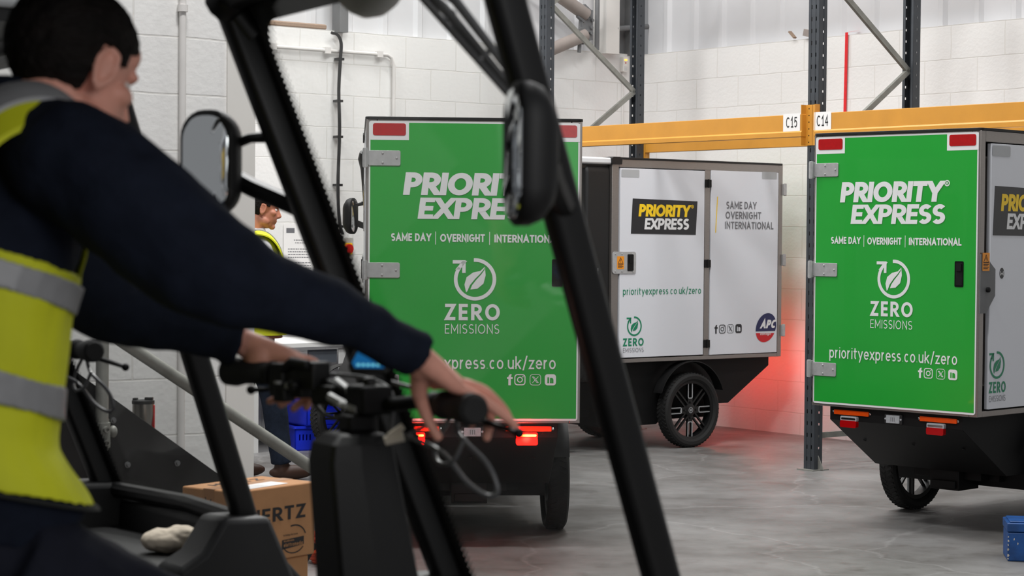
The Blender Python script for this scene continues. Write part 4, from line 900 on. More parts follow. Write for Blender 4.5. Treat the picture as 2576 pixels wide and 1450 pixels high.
    for sg in (1, -1):
        MX = Matrix.Scale(sg, 4, (1, 0, 0))
        obj('shoulder_panel', strap(.035, .205, .004).xf(MX), HIVIS, ve, 'yellow shoulder panel'); obj('reflective_tape', strap(.112, .172, .010).xf(MX), SILV, ve, 'silver shoulder tape')
    g = G(); g.rings(lerp_rings(T, .106, .114, .019, 2)+lerp_rings(T, .103, .113, .008, 2)[::-1], cap=False, closed=True); obj('hem_binding', g, TRIMB, ve, 'dark hem binding')
    g = G(); g.rings([tring(c, rx, ry, .1) for c, rx, ry in ((B(0,-.64,1.10), .17, .135), (B(0,-.65,1.0), .18, .145), (B(0,-.66,.93), .165, .135))])
    for hp, kn, an, toe in KN: g.tube(spline([hp, hp.lerp(kn, .5)+Vector((0, 0, .012)), kn, kn.lerp(an, .5), an], 5), [.120-.0016*i for i in range(6)]+[.112-.005*i for i in range(5)]+[.086-.0028*i for i in range(10)], 16)
    obj('trousers', remesh(g, TROU, .009, 6, .5, 'trousers', (.009, 9, (1, 1, 1))), None, body, 'dark navy work trousers')
    for hp, kn, an, toe in KN:
        g = G(); g.ell(toe+Vector((0, .02, -.0)), (.045, .13, .04)); g.tube([an, an-Vector((0, 0, .06))], .048, 12); obj('shoe', remesh(g, SHOE, .007, 3, .5, 'shoe'), None, body)
seated_driver()

def standing_worker(loc, yaw):
    B = lambda *p: Vector(p)
    T = [(0, B(0,.03,.86), .175, .150, 0), (.14, B(0,.02,1.0), .165, .135, 0), (.30, B(0,0,1.16), .160, .112, 0), (.48, B(0,.005,1.34), .19, .12, 0), (.56, B(0,0,1.42), .195, .11, .05), (.62, B(0,-.01,1.475), .13, .085, .1), (.655, B(0,-.012,1.51), .065, .062, .1)]
    HM = Matrix.Translation((0, .045, 1.645)) @ Matrix.Rotation(R(-10), 4, 'X')
    g = G(); g.rings(lerp_rings(T, 0, .655, -.012, 14)); head_prims(g, HM)
    for s in (-1, 1):
        A = [B(s*.15,0,1.41), B(s*.215,.0,1.36), B(s*.25,.03,1.12), B(s*.235,.16,.98), B(s*.215,.26,.92)]
        g.tube(A, [.04, .044, .036, .032, .026], 12)
        k = A[-1]; f = [[k+B(s*-.03+s*.018*i, .075, -.012), k+B(s*-.03+s*.018*i, .115, -.03), k+B(s*-.03+s*.018*i, .13, -.06)] for i in range(4)]
        hand(g, k, A[-2], f, [k+B(-s*.04, .02, 0), k+B(-s*.055, .06, -.01), k+B(-s*.055, .09, -.02)])
        g.tube([B(s*.085,0,.88), B(s*.09,.01+.09*s,.5), B(s*.095,.02+.13*s,.09)], [.075, .05, .035], 12)
    body = obj('person', remesh(g, SKIN2, .0055, 4, .5, 'worker'), None, None, loc=(loc[0], loc[1], 0), rz=-yaw)
    tag(body, 'worker in grey shirt and yellow vest standing at the white bench', 'person')
    obj('hair', hair_mesh(HM, HAIR, .008), None, body, 'cropped dark hair')
    for s in (-1, 1):
        e = G(); e.ell(HM @ Vector((s*.031, .073, .003)), .0115); obj('eye', e, EYEW, body)
    g = G(); g.rings(lerp_rings(T, .05, .60, 0, 12)); g.tube([B(0,-.012,1.46), B(0,-.012,1.525)], [.085, .068], 18)
    for s in (-1, 1): g.tube([B(s*.13,0,1.41), B(s*.205,0,1.37), B(s*.235,.01,1.24), B(s*.25,.03,1.12), B(s*.236,.13,1.0)], [.07, .075, .07, .06, .05], 14)
    obj('shirt', remesh(g, SHIRT, .008, 5, .5, 'shirt', (.006, 11, (1, 1, 1))), None, body, 'light grey shirt')
    def shell(s0, s1, off): h = G(); h.rings(lerp_rings(T, s0, s1, off, 12)+lerp_rings(T, s0, s1, off-.006, 12)[::-1], cap=False, closed=True); return h
    ve = obj('hi_vis_vest', shell(.02, .63, .016), HIVIS, body, 'yellow high visibility vest')
    sh = spline([B(0,-.150,1.24), B(0,-.145,1.38), B(0,-.095,1.475), B(0,-.02,1.512), B(0,.055,1.49), B(0,.115,1.41), B(0,.145,1.28)], 6)
    def strap(w0, w1, lift, n=6):
        h = G(); rr_ = []
        for i, p in enumerate(sh):
            t = (sh[min(i+1, len(sh)-1)]-sh[max(i-1, 0)]).normalized(); nrm = t.cross(Vector((1, 0, 0))).normalized()*-1
            out_ = p-Vector((0, 0, 1.36)); nrm = nrm if nrm.dot(out_) > 0 else -nrm
            top, bot = [], []
            for k in range(n+1):
                x = w0+(w1-w0)*k/n; d_ = Vector((x, 0, -.10*max(0, x-.06)-4*max(0, x-.14)**2))
                top.append(p+d_+nrm*(lift+.004)); bot.append(p+d_+nrm*(lift-.004))
            rr_.append(top+bot[::-1])
        h.rings(rr_); return h
    for sg in (-1, 1):
        MX = Matrix.Scale(sg, 4, (1, 0, 0))
        obj('shoulder_panel', strap(.045, .205, .004).xf(MX), HIVIS, ve, 'yellow shoulder panel'); obj('reflective_tape', strap(.10, .155, .010).xf(MX), SILV, ve, 'silver shoulder tape')
    h = shell(.20, .26, .020); obj('reflective_tape', h, SILV, ve, 'silver waist tape')
    g = G(); g.rings([tring(c, rx, ry) for c, rx, ry in ((B(0,0,1.0), .155, .11), (B(0,0,.9), .165, .12), (B(0,0,.82), .16, .115))])
    for s in (-1, 1): g.tube([B(s*.085,0,.86), B(s*.09,.01+.09*s,.5), B(s*.095,.02+.13*s,.10)], [.095, .078, .066], 16)
    obj('jeans', remesh(g, JEAN, .009, 5, .5, 'jeans', (.008, 10, (1, 1, .6))), None, body, 'dark blue jeans')
    for s in (-1, 1):
        g = G(); g.ell((s*.095, .08+.13*s, .045), (.045, .14, .045)); g.tube([(s*.095, .02+.13*s, .05), (s*.095, .02+.13*s, .13)], .045, 12); obj('boot', remesh(g, SHOE, .007, 3, .5, 'boot'), None, body, 'brown leather boot')
standing_worker((-1.56, 12.50), R(72))

# ------------------------------------------------------------------ setting
HD = Vector((math.sin(-2.236), math.cos(-2.236), 0)); LF = Vector((-math.cos(-2.236), math.sin(-2.236), 0))   # room axes: HD runs along the back wall, LF along the right wall
CORNER = Vector((1.03, 17.03, 0)); WALL_T = 2.99
ANG_HD = math.atan2(HD.y, HD.x); ANG_LF = math.atan2(LF.y, LF.x)
def struct(name, g, mat, loc=(0, 0, 0), rz=0, parent=None, smooth=False):
    o = obj(name, g, mat, parent, None, 0, smooth, 35, None, loc, rz); o['kind'] = 'structure'; return o
fl = G(); fl.b2((-9, -5, -.12), (9, 22, 0)); struct('floor', fl, floor_mat())
BM = block_mat('painted_blockwork', (0, 0, -.170+.235*2))
w = G(); w.b2((0, 0, 0), (7.2, .22, WALL_T)); struct('wall_back', w, BM, CORNER, ANG_HD)                 # local +y points away from the room on this side
for o_ in [bpy.data.objects['wall_back']]: o_.scale = (1, -1, 1) if (Matrix.Rotation(ANG_HD, 3, 'Z') @ Vector((0, 1, 0))).dot(LF) > 0 else (1, 1, 1)
w = G(); w.b2((-.22, 0, 0), (9.5, .22, WALL_T)); o_ = struct('wall_right', w, BM, CORNER, ANG_LF); o_.scale = (1, -1, 1) if (Matrix.Rotation(ANG_LF, 3, 'Z') @ Vector((0, 1, 0))).dot(HD) > 0 else (1, 1, 1)
CLAD = pm('grey_white_cladding', (208, 208, 210), .5, var=.05, scale=1.5)
def cladding(name, length, loc, ang, sgn):
    g = G(); x = 0; prof = []
    while x < length:
        prof += [(x, 0), (x+.20, 0), (x+.225, .028), (x+.265, .028), (x+.29, 0)]; x += .32
    prof.append((x, 0))
    n = len(prof)
    for z0, z1 in ((WALL_T-.02, 6.5),):
        vs = [(px_, sgn*(.10-py_), z) for z in (z0, z1) for px_, py_ in prof]
        g.add(vs, [(i, i+1, n+i+1, n+i) for i in range(n-1)])
    return struct(name, g, CLAD, loc, ang)
sb = -1 if bpy.data.objects['wall_back'].scale.y < 0 else 1; sr = -1 if bpy.data.objects['wall_right'].scale.y < 0 else 1
cladding('wall_back_cladding', 7.2, CORNER, ANG_HD, sb); cladding('wall_right_cladding', 9.5, CORNER, ANG_LF, sr)
# near partition on the left with its smooth end pier
PE = Vector((-1.10, 8.75, 0)); PB = block_mat('painted_blockwork_partition', (.13, 0, .045))
w = G(); w.b2((.13, 0, 0), (4.2, .2, 3.6)); struct('wall_left', w, PB, PE, ANG_HD).scale = (1, sb, 1)
w = G(); w.b2((0, -.012, 0), (.135, .2, 3.6)); struct('trim_1', w, WPAINT, PE, ANG_HD).scale = (1, sb, 1)

# ------------------------------------------------------------------ pallet racking
FD = .90; RC = Vector((1.945, 13.225, 0))       # front foot of the labelled frame
rack = empty('pallet_rack', (RC.x, RC.y, 0), ANG_LF)      # local x runs along the wall towards the camera, local y towards / away from the wall
ry = -1 if (Matrix.Rotation(ANG_LF, 3, 'Z') @ Vector((0, 1, 0))).dot(HD) > 0 else 1     # +1: +y goes towards the wall
tag(rack, 'pallet rack of dark perforated posts and yellow beams along the right wall', 'rack')
def post(x, y, flip):
    g = G(); w2, d, t, top = .045, .07, .002, 4.6; pitch = .0762; s = flip*ry
    yf = y-(d/2)*s
    def plate(o, eu, L0, holes, hw, hh):
        # strip of width L0 along eu pierced by columns of holes
        en = Vector(eu).cross(Vector((0, 0, 1)))
        xs = [0]+sum([[h-hw/2, h+hw/2] for h in holes], [])+[L0]
        for i in range(len(xs)-1):
            hole = i % 2 == 1
            if not hole: g.prism([(xs[i], 0), (xs[i+1], 0), (xs[i+1], top), (xs[i], top)], 0, t, (o, eu, (0, 0, 1), en))
            else:
                z = .06
                zs = [0]
                while z < top-.05: zs += [z, z+hh]; z += pitch
                zs.append(top)
                for k in range(0, len(zs)-1, 2): g.add([Vector(o)+Vector(eu)*a+Vector((0, 0, b)) for a, b in ((xs[i], zs[k]), (xs[i+1], zs[k]), (xs[i+1], zs[k+1]), (xs[i], zs[k+1]))], [(0, 1, 2, 3)])
    plate((x-w2, yf, 0), (1, 0, 0), 2*w2, [.026, .064], .010, .026)
    for sx in (-1, 1): plate((x+sx*w2, yf, 0), (0, s, 0), d, [.038], .011, .015)
    for sx in (-1, 1): g.b2((x+sx*w2, yf+s*d, 0), (x+sx*(w2-.02), yf+s*d-s*.002, top))
    p = obj('upright_post', g, RACKB, rack, 'dark perforated upright', smooth=False)
    f = G(); f.b2((x-.07, y-.075, 0), (x+.07, y+.075, .006)); f.prism([(0, .0), (.05, 0), (0, .09)], -.003, .003, ((x+w2, y, .006), (1, 0, 0), (0, 0, 1), (0, 1, 0)))
    obj('foot_plate', f, GALV, p, 'galvanised foot plate'); return p
for fx in (0, -2.755, 2.755):
    post(fx, 0, 1); post(fx, ry*FD, -1)
    def brace(y0, z0, y1, z1, sx):
        g = G(); a, b = Vector((fx+sx, ry*y0, z0)), Vector((fx+sx, ry*y1, z1)); d = (b-a).normalized(); n = Vector((1, 0, 0)); u = d.cross(n)
        rp = [(-.018, -.012), (.018, -.012), (.018, -.008), (-.014, -.008), (-.014, .008), (.018, .008), (.018, .012), (-.018, .012)]
        g.rings([[p+u*i+n*j for i, j in rp] for p in (a, b)])
        obj('diagonal_brace', g, GALV, rack, 'galvanised diagonal brace', smooth=False)
    z = .35; k = 0
    brace(.03, .22, FD-.03, .22, 0)
    zs = [.30, .86, 1.42, 2.02, 2.61, 3.22, 3.82, 4.4]
    for i in range(len(zs)-1): brace(.03 if i % 2 else FD-.03, zs[i], FD-.03 if i % 2 else .03, zs[i+1], .0)
    for z in zs:
        g = G(); g.lathe([(0, 0), (.008, 0), (.007, .006), (0, .007)], (fx, 0, z), (1, 0, 0), 8)
LETC = []
def beam(x0, x1, y, z, label=None):
    s = -1 if y == 0 else 1   # outward side (front beam sits on the front of its posts)
    yy = ry*(y+s*.0); out = -ry if y == 0 else ry
    g = G(); yb = ry*y+out*.037
    prof = [(0, 0), (.05, 0), (.05, .085), (.035, .085), (.035, .13), (0, .13)] if y == 0 else [(0, 0), (.05, 0), (.05, .13), (0, .13)]
    g.prism([(u*1, v) for u, v in ([(0, 0), (.05, 0), (.05, .030), (.042, .040), (.042, .145), (0, .145)])], x0+.055, x1-.055, ((0, yb, z), (0, out, 0), (0, 0, 1), (1, 0, 0)))
    b = obj('rack_beam', g, RACKY, rack, 'yellow steel beam', smooth=False, bevel=.003)
    for xe, d in ((x0, 1), (x1, -1)):
        c = G(); c.b2((xe+d*.002, yb+out*.0, z-.055), (xe+d*.062, yb+out*.004, z+.205)); c.b2((xe+d*.058, yb+out*.0, z-.055), (xe+d*.062, yb+out*.045, z+.205))
        for k in range(6): c.lathe([(0, 0), (.005, 0), (0, .0005)], (xe+d*.030, yb+out*.004, z-.035+k*.043), (0, out, 0), 8, 1)
        obj('beam_connector', c, [RACKY, BLK], b, 'yellow hooked end plate', smooth=False)
    if label:
        tx, xl = label; fr = ((xl, yb+out*.0425, z), (1, 0, 0), (0, 0, 1), (0, out, 0))
        c = G(); c.flat([(-.075, .038), (.075, .038), (.075, .152), (-.075, .152)], shift(fr, .0016), 0, 0); lb = obj('location_label', c, PAPER, b, 'white card reading '+tx, smooth=False)
        c = G(); text(c, tx, -.048, .050, .062, .068, .13, shift(fr, .0024), gap=.18); obj('lettering', c, INK, lb, smooth=False)
for z in (2.14, 3.95):
    beam(-2.755, 0, 0, z, ('C15', -.145) if z < 3 else None); beam(0, 2.755, 0, z, ('C14', .125) if z < 3 else None)
    beam(-2.755, 0, FD, z); beam(0, 2.755, FD, z)

# ------------------------------------------------------------------ things along the walls
def wallpt(X, Y, back=True, d=.0): return on(X, Y, CORNER, LF if back else HD)+(LF if back else HD)*d
ZU = Vector((0, 0, 1))
# white conduit on the back wall, with its drop
a, b, c = wallpt(600, 112, d=.03), wallpt(985, 132, d=.03), wallpt(989, 420, d=.03)
b2 = Vector((b.x, b.y, a.z)); c = Vector((b.x, b.y, 1.2)); g = G()
g.tube([a, b2-HD*-.06+Vector((0, 0, .0)), b2+HD*.02-ZU*.02, b2-ZU*.08, c], .014, 10)
for t in (.2, .55, .9): g.box(a.lerp(b2, t), (.05, .036, .045), Matrix.Rotation(ANG_HD, 3, 'Z'))
tag(obj('conduit', g, WPIPE), 'white conduit running level under the cladding then dropping down the back wall', 'conduit')
g = G(); pts = [wallpt(X, Y, d=.062) for X, Y in ((822, 84), (838, 90), (846, 112), (844, 150), (840, 230), (842, 330), (838, 470), (842, 560), (850, 590))]
g.tube(spline(pts, 5), .011, 8); g.tube(spline([p+HD*-.010 for p in pts], 5), .006, 8)
for X, Y in ((844, 150), (841, 255), (841, 345), (840, 466), (843, 570)): g.box(wallpt(X+2, Y, d=.04), (.05, .06, .018), Matrix.Rotation(ANG_HD, 3, 'Z'))
tag(obj('power_cable', g, CABLE), 'dark clipped cable down the back wall to the isolator switch', 'cable')
# isolator
iso = wallpt(857, 626, d=.0); fr = (iso, -HD, ZU, LF); g = G(); g.prism(rrect(.135, .165, .008, 3), .0, .07, fr); e = obj('isolator_switch', g, GREYBOX, None, None, .003)
tag(e, 'grey isolator box with a red rotary knob on the back wall', 'switch')
g = G(); g.prism(rrect(.085, .085, .01, 3, .01, 0), .07, .078, fr); obj('yellow_plate', g, YEL, e, 'yellow plate')
g = G(); g.lathe([(0, .078), (.036, .078), (.034, .10), (0, .102)], iso-HD*.015, LF, 20); g.box(iso-HD*.015+LF*.108, (.016, .02, .06), Matrix.Rotation(ANG_HD, 3, 'Z')); obj('rotary_knob', g, REDP, e, 'red knob')
# notice on the back wall
nt = wallpt(752, 640, d=.006); fr = (nt, -HD, ZU, LF); g = G(); g.prism(rrect(.27, .44, .004, 2), 0, .004, fr); e = obj('notice', g, PAPER, None)
tag(e, 'white printed notice with a small black heading on the back wall', 'notice')
g = G(); g.flat([(-.115, .155), (-.045, .155), (-.045, .19), (-.115, .19)], fr, .0046); random.seed(3)
for z, n in ((.10, .10), (.08, .08), (.035, .2), (.015, .2), (-.005, .2), (-.025, .2), (-.065, .19), (-.085, .2), (-.105, .18), (-.14, .2), (-.16, .15)):
    x = -n/2
    while x < n/2: l = random.uniform(.008, .022); g.flat([(x, z), (x+l, z), (x+l, z+.006), (x, z+.006)], fr, .0046); x += l+.005
obj('print', g, TGREY, e, smooth=False)
# timber strip on the wall head
a, b = wallpt(628, 74, d=-.03), wallpt(824, 85, d=-.03); a.z = b.z = WALL_T+.022; g = G(); g.tube([a, b], .02, 6); tag(obj('timber_batten', g, WOOD), 'pale timber batten lying along the top of the back wall', 'batten')
# sounder beacon
s = wallpt(1565, 163, d=.0); fr = (s, -HD, ZU, LF); g = G(); g.prism(rrect(.052, .122, .008, 3), 0, .045, fr); e = obj('alarm_sounder', g, WPAINT, None, None, .003); tag(e, 'small white alarm box with an amber light near the wall corner', 'alarm')
g = G()
for u in (-.008, .008): g.lathe([(0, .045), (.008, .045), (.006, .05), (0, .051)], s-HD*u+ZU*.036, LF, 12)
obj('indicator_light', g, GLOW, e, 'lit amber light')
g = G(); g.flat(circ(0, .012, .007, 12), fr, .0456, 0); obj('red_symbol', g, REDP, e, smooth=False)
g = G()
for k in range(4): g.b2((0, 0, 0), (0, 0, 0)) if False else g.flat([(-.018, -.05+k*.009), (.018, -.05+k*.009), (.018, -.046+k*.009), (-.018, -.046+k*.009)], fr, .0456)
obj('sounder_grille', g, LGREY, e, smooth=False)
g = G(); p0 = s-ZU*.062+LF*.012; g.tube([p0, p0-ZU*1.9], .007, 6); tag(obj('surface_cable', g, WPIPE), 'thin white cable dropping from the alarm box', 'cable')
# steelwork above the blockwork near the corner
def wp2(X, Y, d): return on(X, Y, CORNER+LF*d, LF)
g = G(); a = wp2(1526, 60, .0); M = Matrix.Rotation(ANG_HD, 3, 'Z'); a.z = 0
g.box((a.x, a.y, 3.9), (.14, .16, 1.85), M); struct('column_1', g, WPAINT)
g = G(); a = wp2(1571, 60, -.05); g.box((a.x, a.y, 3.9), (.19, .03, 1.85), M); g.box((a.x+LF.x*.03, a.y+LF.y*.03, 3.9), (.02, .1, 1.85), M); struct('column_2', g, DSTEEL)
g = G(); a = wp2(856, 40, .02); g.box((a.x, a.y, 3.9), (.075, .10, 1.85), M); struct('column_3', g, DSTEEL)
g = G(); a = wp2(1502, 60, .09); g.tube([(a.x, a.y, 2.99), (a.x, a.y, 4.6)], .02, 10); tag(obj('steel_conduit', g, DSTEEL), 'vertical grey conduit beside the white column', 'conduit')
g = G(); a, b = wp2(1550, 72, .06), wp2(1646, 66, -.02); g.tube([a, b], .022, 10); g.tube([b, b+(b-a).normalized()*.012], .026, 10); tag(obj('steel_rod', g, DSTEEL), 'short horizontal grey rod at the wall corner', 'rod')
brz = empty('cross_brace', (wp2(1462, 70, .1).x, wp2(1462, 70, .1).y, 2.98)); tag(brz, 'tubular steel cross brace with a gusset above the back wall', 'brace')
inv = Matrix.Translation(-Vector(brz.location))
def brobj(name, g, mt, lab): return obj(name, g.xf(inv), mt, brz, lab)
P = [wp2(X, Y, .12) for X, Y in ((1475, 38), (1405, -12), (1472, 88), (1388, 124))]
g = G(); g.tube([P[0], P[1]+(P[1]-P[0])*2.2], .052, 16); brobj('tube', g, BSTEEL, 'upper steel tube')
g = G(); g.tube([P[2], P[3]+(P[3]-P[2])*.10], .052, 16); brobj('tube', g, BSTEEL, 'lower steel tube')
g = G(); c = wp2(1476, 62, .12); g.box(c, (.11, .02, .24), M); g.box(wp2(1468, 34, .12), (.08, .03, .13), M @ Matrix.Rotation(-.6, 3, 'Y')); g.box(wp2(1468, 88, .12), (.08, .03, .13), M @ Matrix.Rotation(.5, 3, 'Y'))
for X, Y in ((1480, 40), (1486, 52), (1484, 70), (1483, 84), (1474, 46), (1474, 78)): g.lathe([(0, 0), (.014, 0), (.014, .03), (0, .03)], wp2(X, Y, .12), LF, 6)
g.tube([wp2(1462, 30, .10), wp2(1457, 132, .10)], .016, 8); brobj('gusset_plate', g, DSTEEL, 'bolted gusset plate')
# red webbing strap hanging on the right wall
g = G(); a, b = wallpt(2133, 86, False, .012), wallpt(2128, 300, False, .012); g.rings([[p+LF*u+HD*v for u, v in ((-.013, 0), (.013, 0), (.013, .003), (-.013, .003))] for p in (a+HD*-.10+ZU*.03+LF*.02, a+ZU*.012, a, a.lerp(b, .5), b)])
tag(obj('webbing_strap', g, REDW, smooth=False), 'red webbing strap hanging down the right wall', 'strap')
for X, Y, sx, sz, rot, lb in ((1998, 88, .075, .012, -.75, 'pale wood scrap perched on the wall head, leaning left'), (2037, 84, .07, .05, .25, 'dark folded card scrap on the wall head beside the rack post')):
    g = G(); p = wallpt(X, Y, False, .02); g.box(p, (sx, .03, sz), Matrix.Rotation(ANG_LF, 3, 'Z') @ Matrix.Rotation(-rot if X < 2010 else rot, 3, 'Y')); tag(obj('wood_scrap', g, WOOD if X < 2010 else BSTEEL), lb, 'scrap')
# conduit down the partition
p = on(453, 200, PE+LF*.0, LF); g = G(); q = p+LF*.02; g.tube([(q.x, q.y, .3), (q.x, q.y, 3.5)], .0145, 12); z = on(453, 22, PE, LF).z; g.tube([(q.x, q.y, z-.014), (q.x, q.y, z+.014)], .022, 12)
tag(obj('conduit', g, WPIPE), 'white vertical conduit with a coupling on the near left wall', 'conduit')
# bench, radiator and crates by the back wall
bn = empty('packing_bench', tuple(on(800, 900, CORNER+LF*.40, LF).xy)+(0,), ANG_HD+PI); tag(bn, 'white laminate packing bench against the back wall', 'bench')
bs = 1 if (Matrix.Rotation(ANG_HD+PI, 3, 'Z') @ Vector((0, 1, 0))).dot(LF) > 0 else -1
g = G(); g.b2((-.75, -.36*1, .71), (.8, .36, .745)); obj('worktop', g, DESKW, bn, bevel=.004)
g = G(); g.b2((-.04, -.32, .42), (.75, bs*.33, .70)); obj('drawer_front', g, DESKW, bn, bevel=.003)
g = G(); g.b2((-.28, bs*.30, .60), (-.05, bs*.32, .69)); obj('shelf_gap_shade', g, DGAP, bn)  # solid slab, its dark colour stands in for shade inside the gap
for x in (-.70, .74): g = G(); g.b2((x-.03, -.3, 0), (x+.03, .3, .71)); obj('leg', g, DESKW, bn)
rd = empty('radiator', tuple(wallpt(652, 1040, d=.07).xy)+(0,), ANG_HD+PI); tag(rd, 'white ribbed radiator low on the back wall behind the standing worker', 'radiator')
g = G()
for k in range(12): g.b2((-.16+k*.045, -.03, .07), (-.125+k*.045, .03, .40))
g.b2((-.16, -.02, .08), (.375, .02, .39)); obj('panel', g, DESKW, rd, bevel=.008); g = G(); g.b2((-.1, -.02, 0), (-.07, .02, .08)); g.b2((.28, -.02, 0), (.31, .02, .08)); obj('foot', g, DESKW, rd)
def crate(loc, z, rz, label):
    r = empty('plastic_crate', (loc.x, loc.y, z), rz); tag(r, label, 'crate', 'blue crates under the bench')
    W, D, H, t = .44, .32, .17, .008; g = G()
    for sx in (-1, 1): g.b2((sx*W/2, -D/2, 0), (sx*(W/2-t), D/2, H))
    g.b2((-W/2, D/2-t, 0), (W/2, D/2, H)); g.b2((-W/2, -D/2, 0), (W/2, D/2, t))
    # front with a hand slot and vents
    xs = [-W/2, -.19, -.18, -.165, -.155, -.14, -.13, -.115, -.105, -.055, .055, .105, .115, .13, .14, .155, .165, .18, .19, W/2]
    for i in range(len(xs)-1):
        a, b = xs[i], xs[i+1]; o_ = i % 2 == 1 and i != 9
        if i == 9: g.b2((a, -D/2, 0), (b, -D/2+t, H*.64)); g.b2((a, -D/2, H*.86), (b, -D/2+t, H))
        elif o_: g.b2((a, -D/2, 0), (b, -D/2+t, H*.42)); g.b2((a, -D/2, H*.66), (b, -D/2+t, H))
        else: g.b2((a, -D/2, 0), (b, -D/2+t, H))
    obj('crate_shell', g, BLUEC, r, smooth=False); g = G()
    ringpoly(g, rrect(W+.02, D+.02, .02, 4), rrect(W-.02, D-.02, .015, 4), ((0, 0, 0), (1, 0, 0), (0, 1, 0), (0, 0, 1)), H); g.rings([[Vector((u, v, z_)) for u, v in rrect(W+.02, D+.02, .02, 4)] for z_ in (H, H-.018)], cap=False); obj('rim', g, BLUEC, r, smooth=False)
    return r
cl = at(800, 1118, 14.35); crate(cl, 0, ANG_HD+PI+(0 if bs > 0 else PI)+PI-.25, 'lower blue plastic crate with a hand slot, on the floor under the bench')
crate(cl+Vector((.03, .03, 0)), .172, ANG_HD+PI+(0 if bs > 0 else PI)+PI-.05, 'upper blue plastic crate stacked askew on the other')

# ------------------------------------------------------------------ stair, mug, boxes, bag, toolbox
st = empty('staircase', tuple(at(258, 1000, 7.45).xy)+(0,), ANG_HD); tag(st, 'steel staircase with black stringer and galvanised pipe handrail', 'staircase')
S0 = Vector((st.location.x, st.location.y, 0))
def sp(X, Y, d=0): p = on(X, Y, S0+LF*d, LF); return p
invS = (Matrix.Translation(S0) @ Matrix.Rotation(ANG_HD, 4, 'Z')).inverted()
t0, t1 = sp(205, 945), sp(545, 1190); dv = (t1-t0).normalized(); up = ZU-dv*dv.z; up.normalize()
A, Bq = t0-dv*1.6, t1+dv*.55
g = G(); vs = [A, Bq, Bq-up*.34, A-up*.34]; g.add([p for p in vs]+[p-LF*.012 for p in vs], [(0, 1, 2, 3), (7, 6, 5, 4), (0, 4, 5, 1), (1, 5, 6, 2), (2, 6, 7, 3), (3, 7, 4, 0)])
so = obj('stringer', g.xf(invS), MESHB, st, 'black plate stringer', smooth=False, bevel=.002)
g = G()
for X, Y in ((320, 1170), (445, 1166), (212, 1030), (284, 1058)): g.lathe([(0, 0), (.012, 0), (.012, .006), (.007, .006), (.007, .014), (0, .014)], sp(X, Y), LF, 8)
obj('bolt', g.xf(invS), DSTEEL, so, 'stringer bolts')
g = G(); k = 0
for i in range(9):
    p = A+dv*(.2+.30*i)-up*.17; p2 = p-LF*.75; c = (p+p2)/2; g.box(c-LF*.01, (.24, .73, .03), Matrix.Rotation(ANG_HD, 3, 'Z'))
obj('treads', g.xf(invS), MESHB, st, 'dark treads behind the stringer', smooth=False)
g = G(); pb, pt = sp(256, 1095, .045), sp(258, 826, .045); g.tube([pb-ZU*.06, pt], .0235, 16); obj('handrail_post', g.xf(invS), GALV, st, 'galvanised tube post')
g = G(); h0, h1 = sp(320, 868, .045), sp(800, 1188, .045); dh = (h1-h0).normalized(); hend = h1+dh*.30; g.tube([h0-dh*1.5, hend], .0235, 16); obj('handrail', g.xf(invS), GALV, st, 'sloping galvanised handrail')
g = G(); g.tube([hend, Vector((hend.x, hend.y, .0))], .0235, 16); g.tube([hend-ZU*.04, hend+ZU*.035], .03, 16); obj('end_post', g.xf(invS), GALV, st, 'lower galvanised post')
g = G(); g.tube([pb-ZU*.045, pb+ZU*.045], .031, 16); g.box(pb-LF*.03, (.075, .03, .11), Matrix.Rotation(ANG_HD, 3, 'Z'))
for q in (.022, -.026): g.lathe([(0, 0), (.012, 0), (.012, .018), (.006, .018), (.006, .012), (0, .012)], pb+ZU*q+LF*.028, LF, 12)
for q in (-.045, .045): g.ell(pb+HD*q+ZU*.01, (.016, .016, .022))
obj('pipe_clamp', g.xf(invS), GALV, st, 'galvanised side clamp with set screws')
mg = sp(360, 1076, -.25); mz = at(360, 1082, mg.y).z; m_ = empty('travel_mug', (mg.x, mg.y, mz)); tag(m_, 'steel travel mug with a black lid standing on the stairs', 'mug')
g = G(); g.lathe([(0, 0), (.034, 0), (.041, .06), (.041, .10), (0, .10)], (0, 0, 0), (0, 0, 1), 28); obj('mug_body', g, MUG, m_, 'brushed steel body')
g = G(); g.lathe([(0, .10), (.043, .10), (.043, .112), (.030, .114), (0, .114)], (0, 0, 0), (0, 0, 1), 28); g.box((.022, 0, .118), (.03, .022, .012)); g.box((-.03, 0, .117), (.016, .03, .009)); obj('lid', g, PLA, m_, 'black lid')
g = G(); g.prism(rrect(.012, .09, .004, 3, .0, .05), -.004, .004, ((.040, 0, 0), (0, 1, 0), (0, 0, 1), (1, 0, 0))); obj('handle_band', g, MUGR, m_, 'red strip')
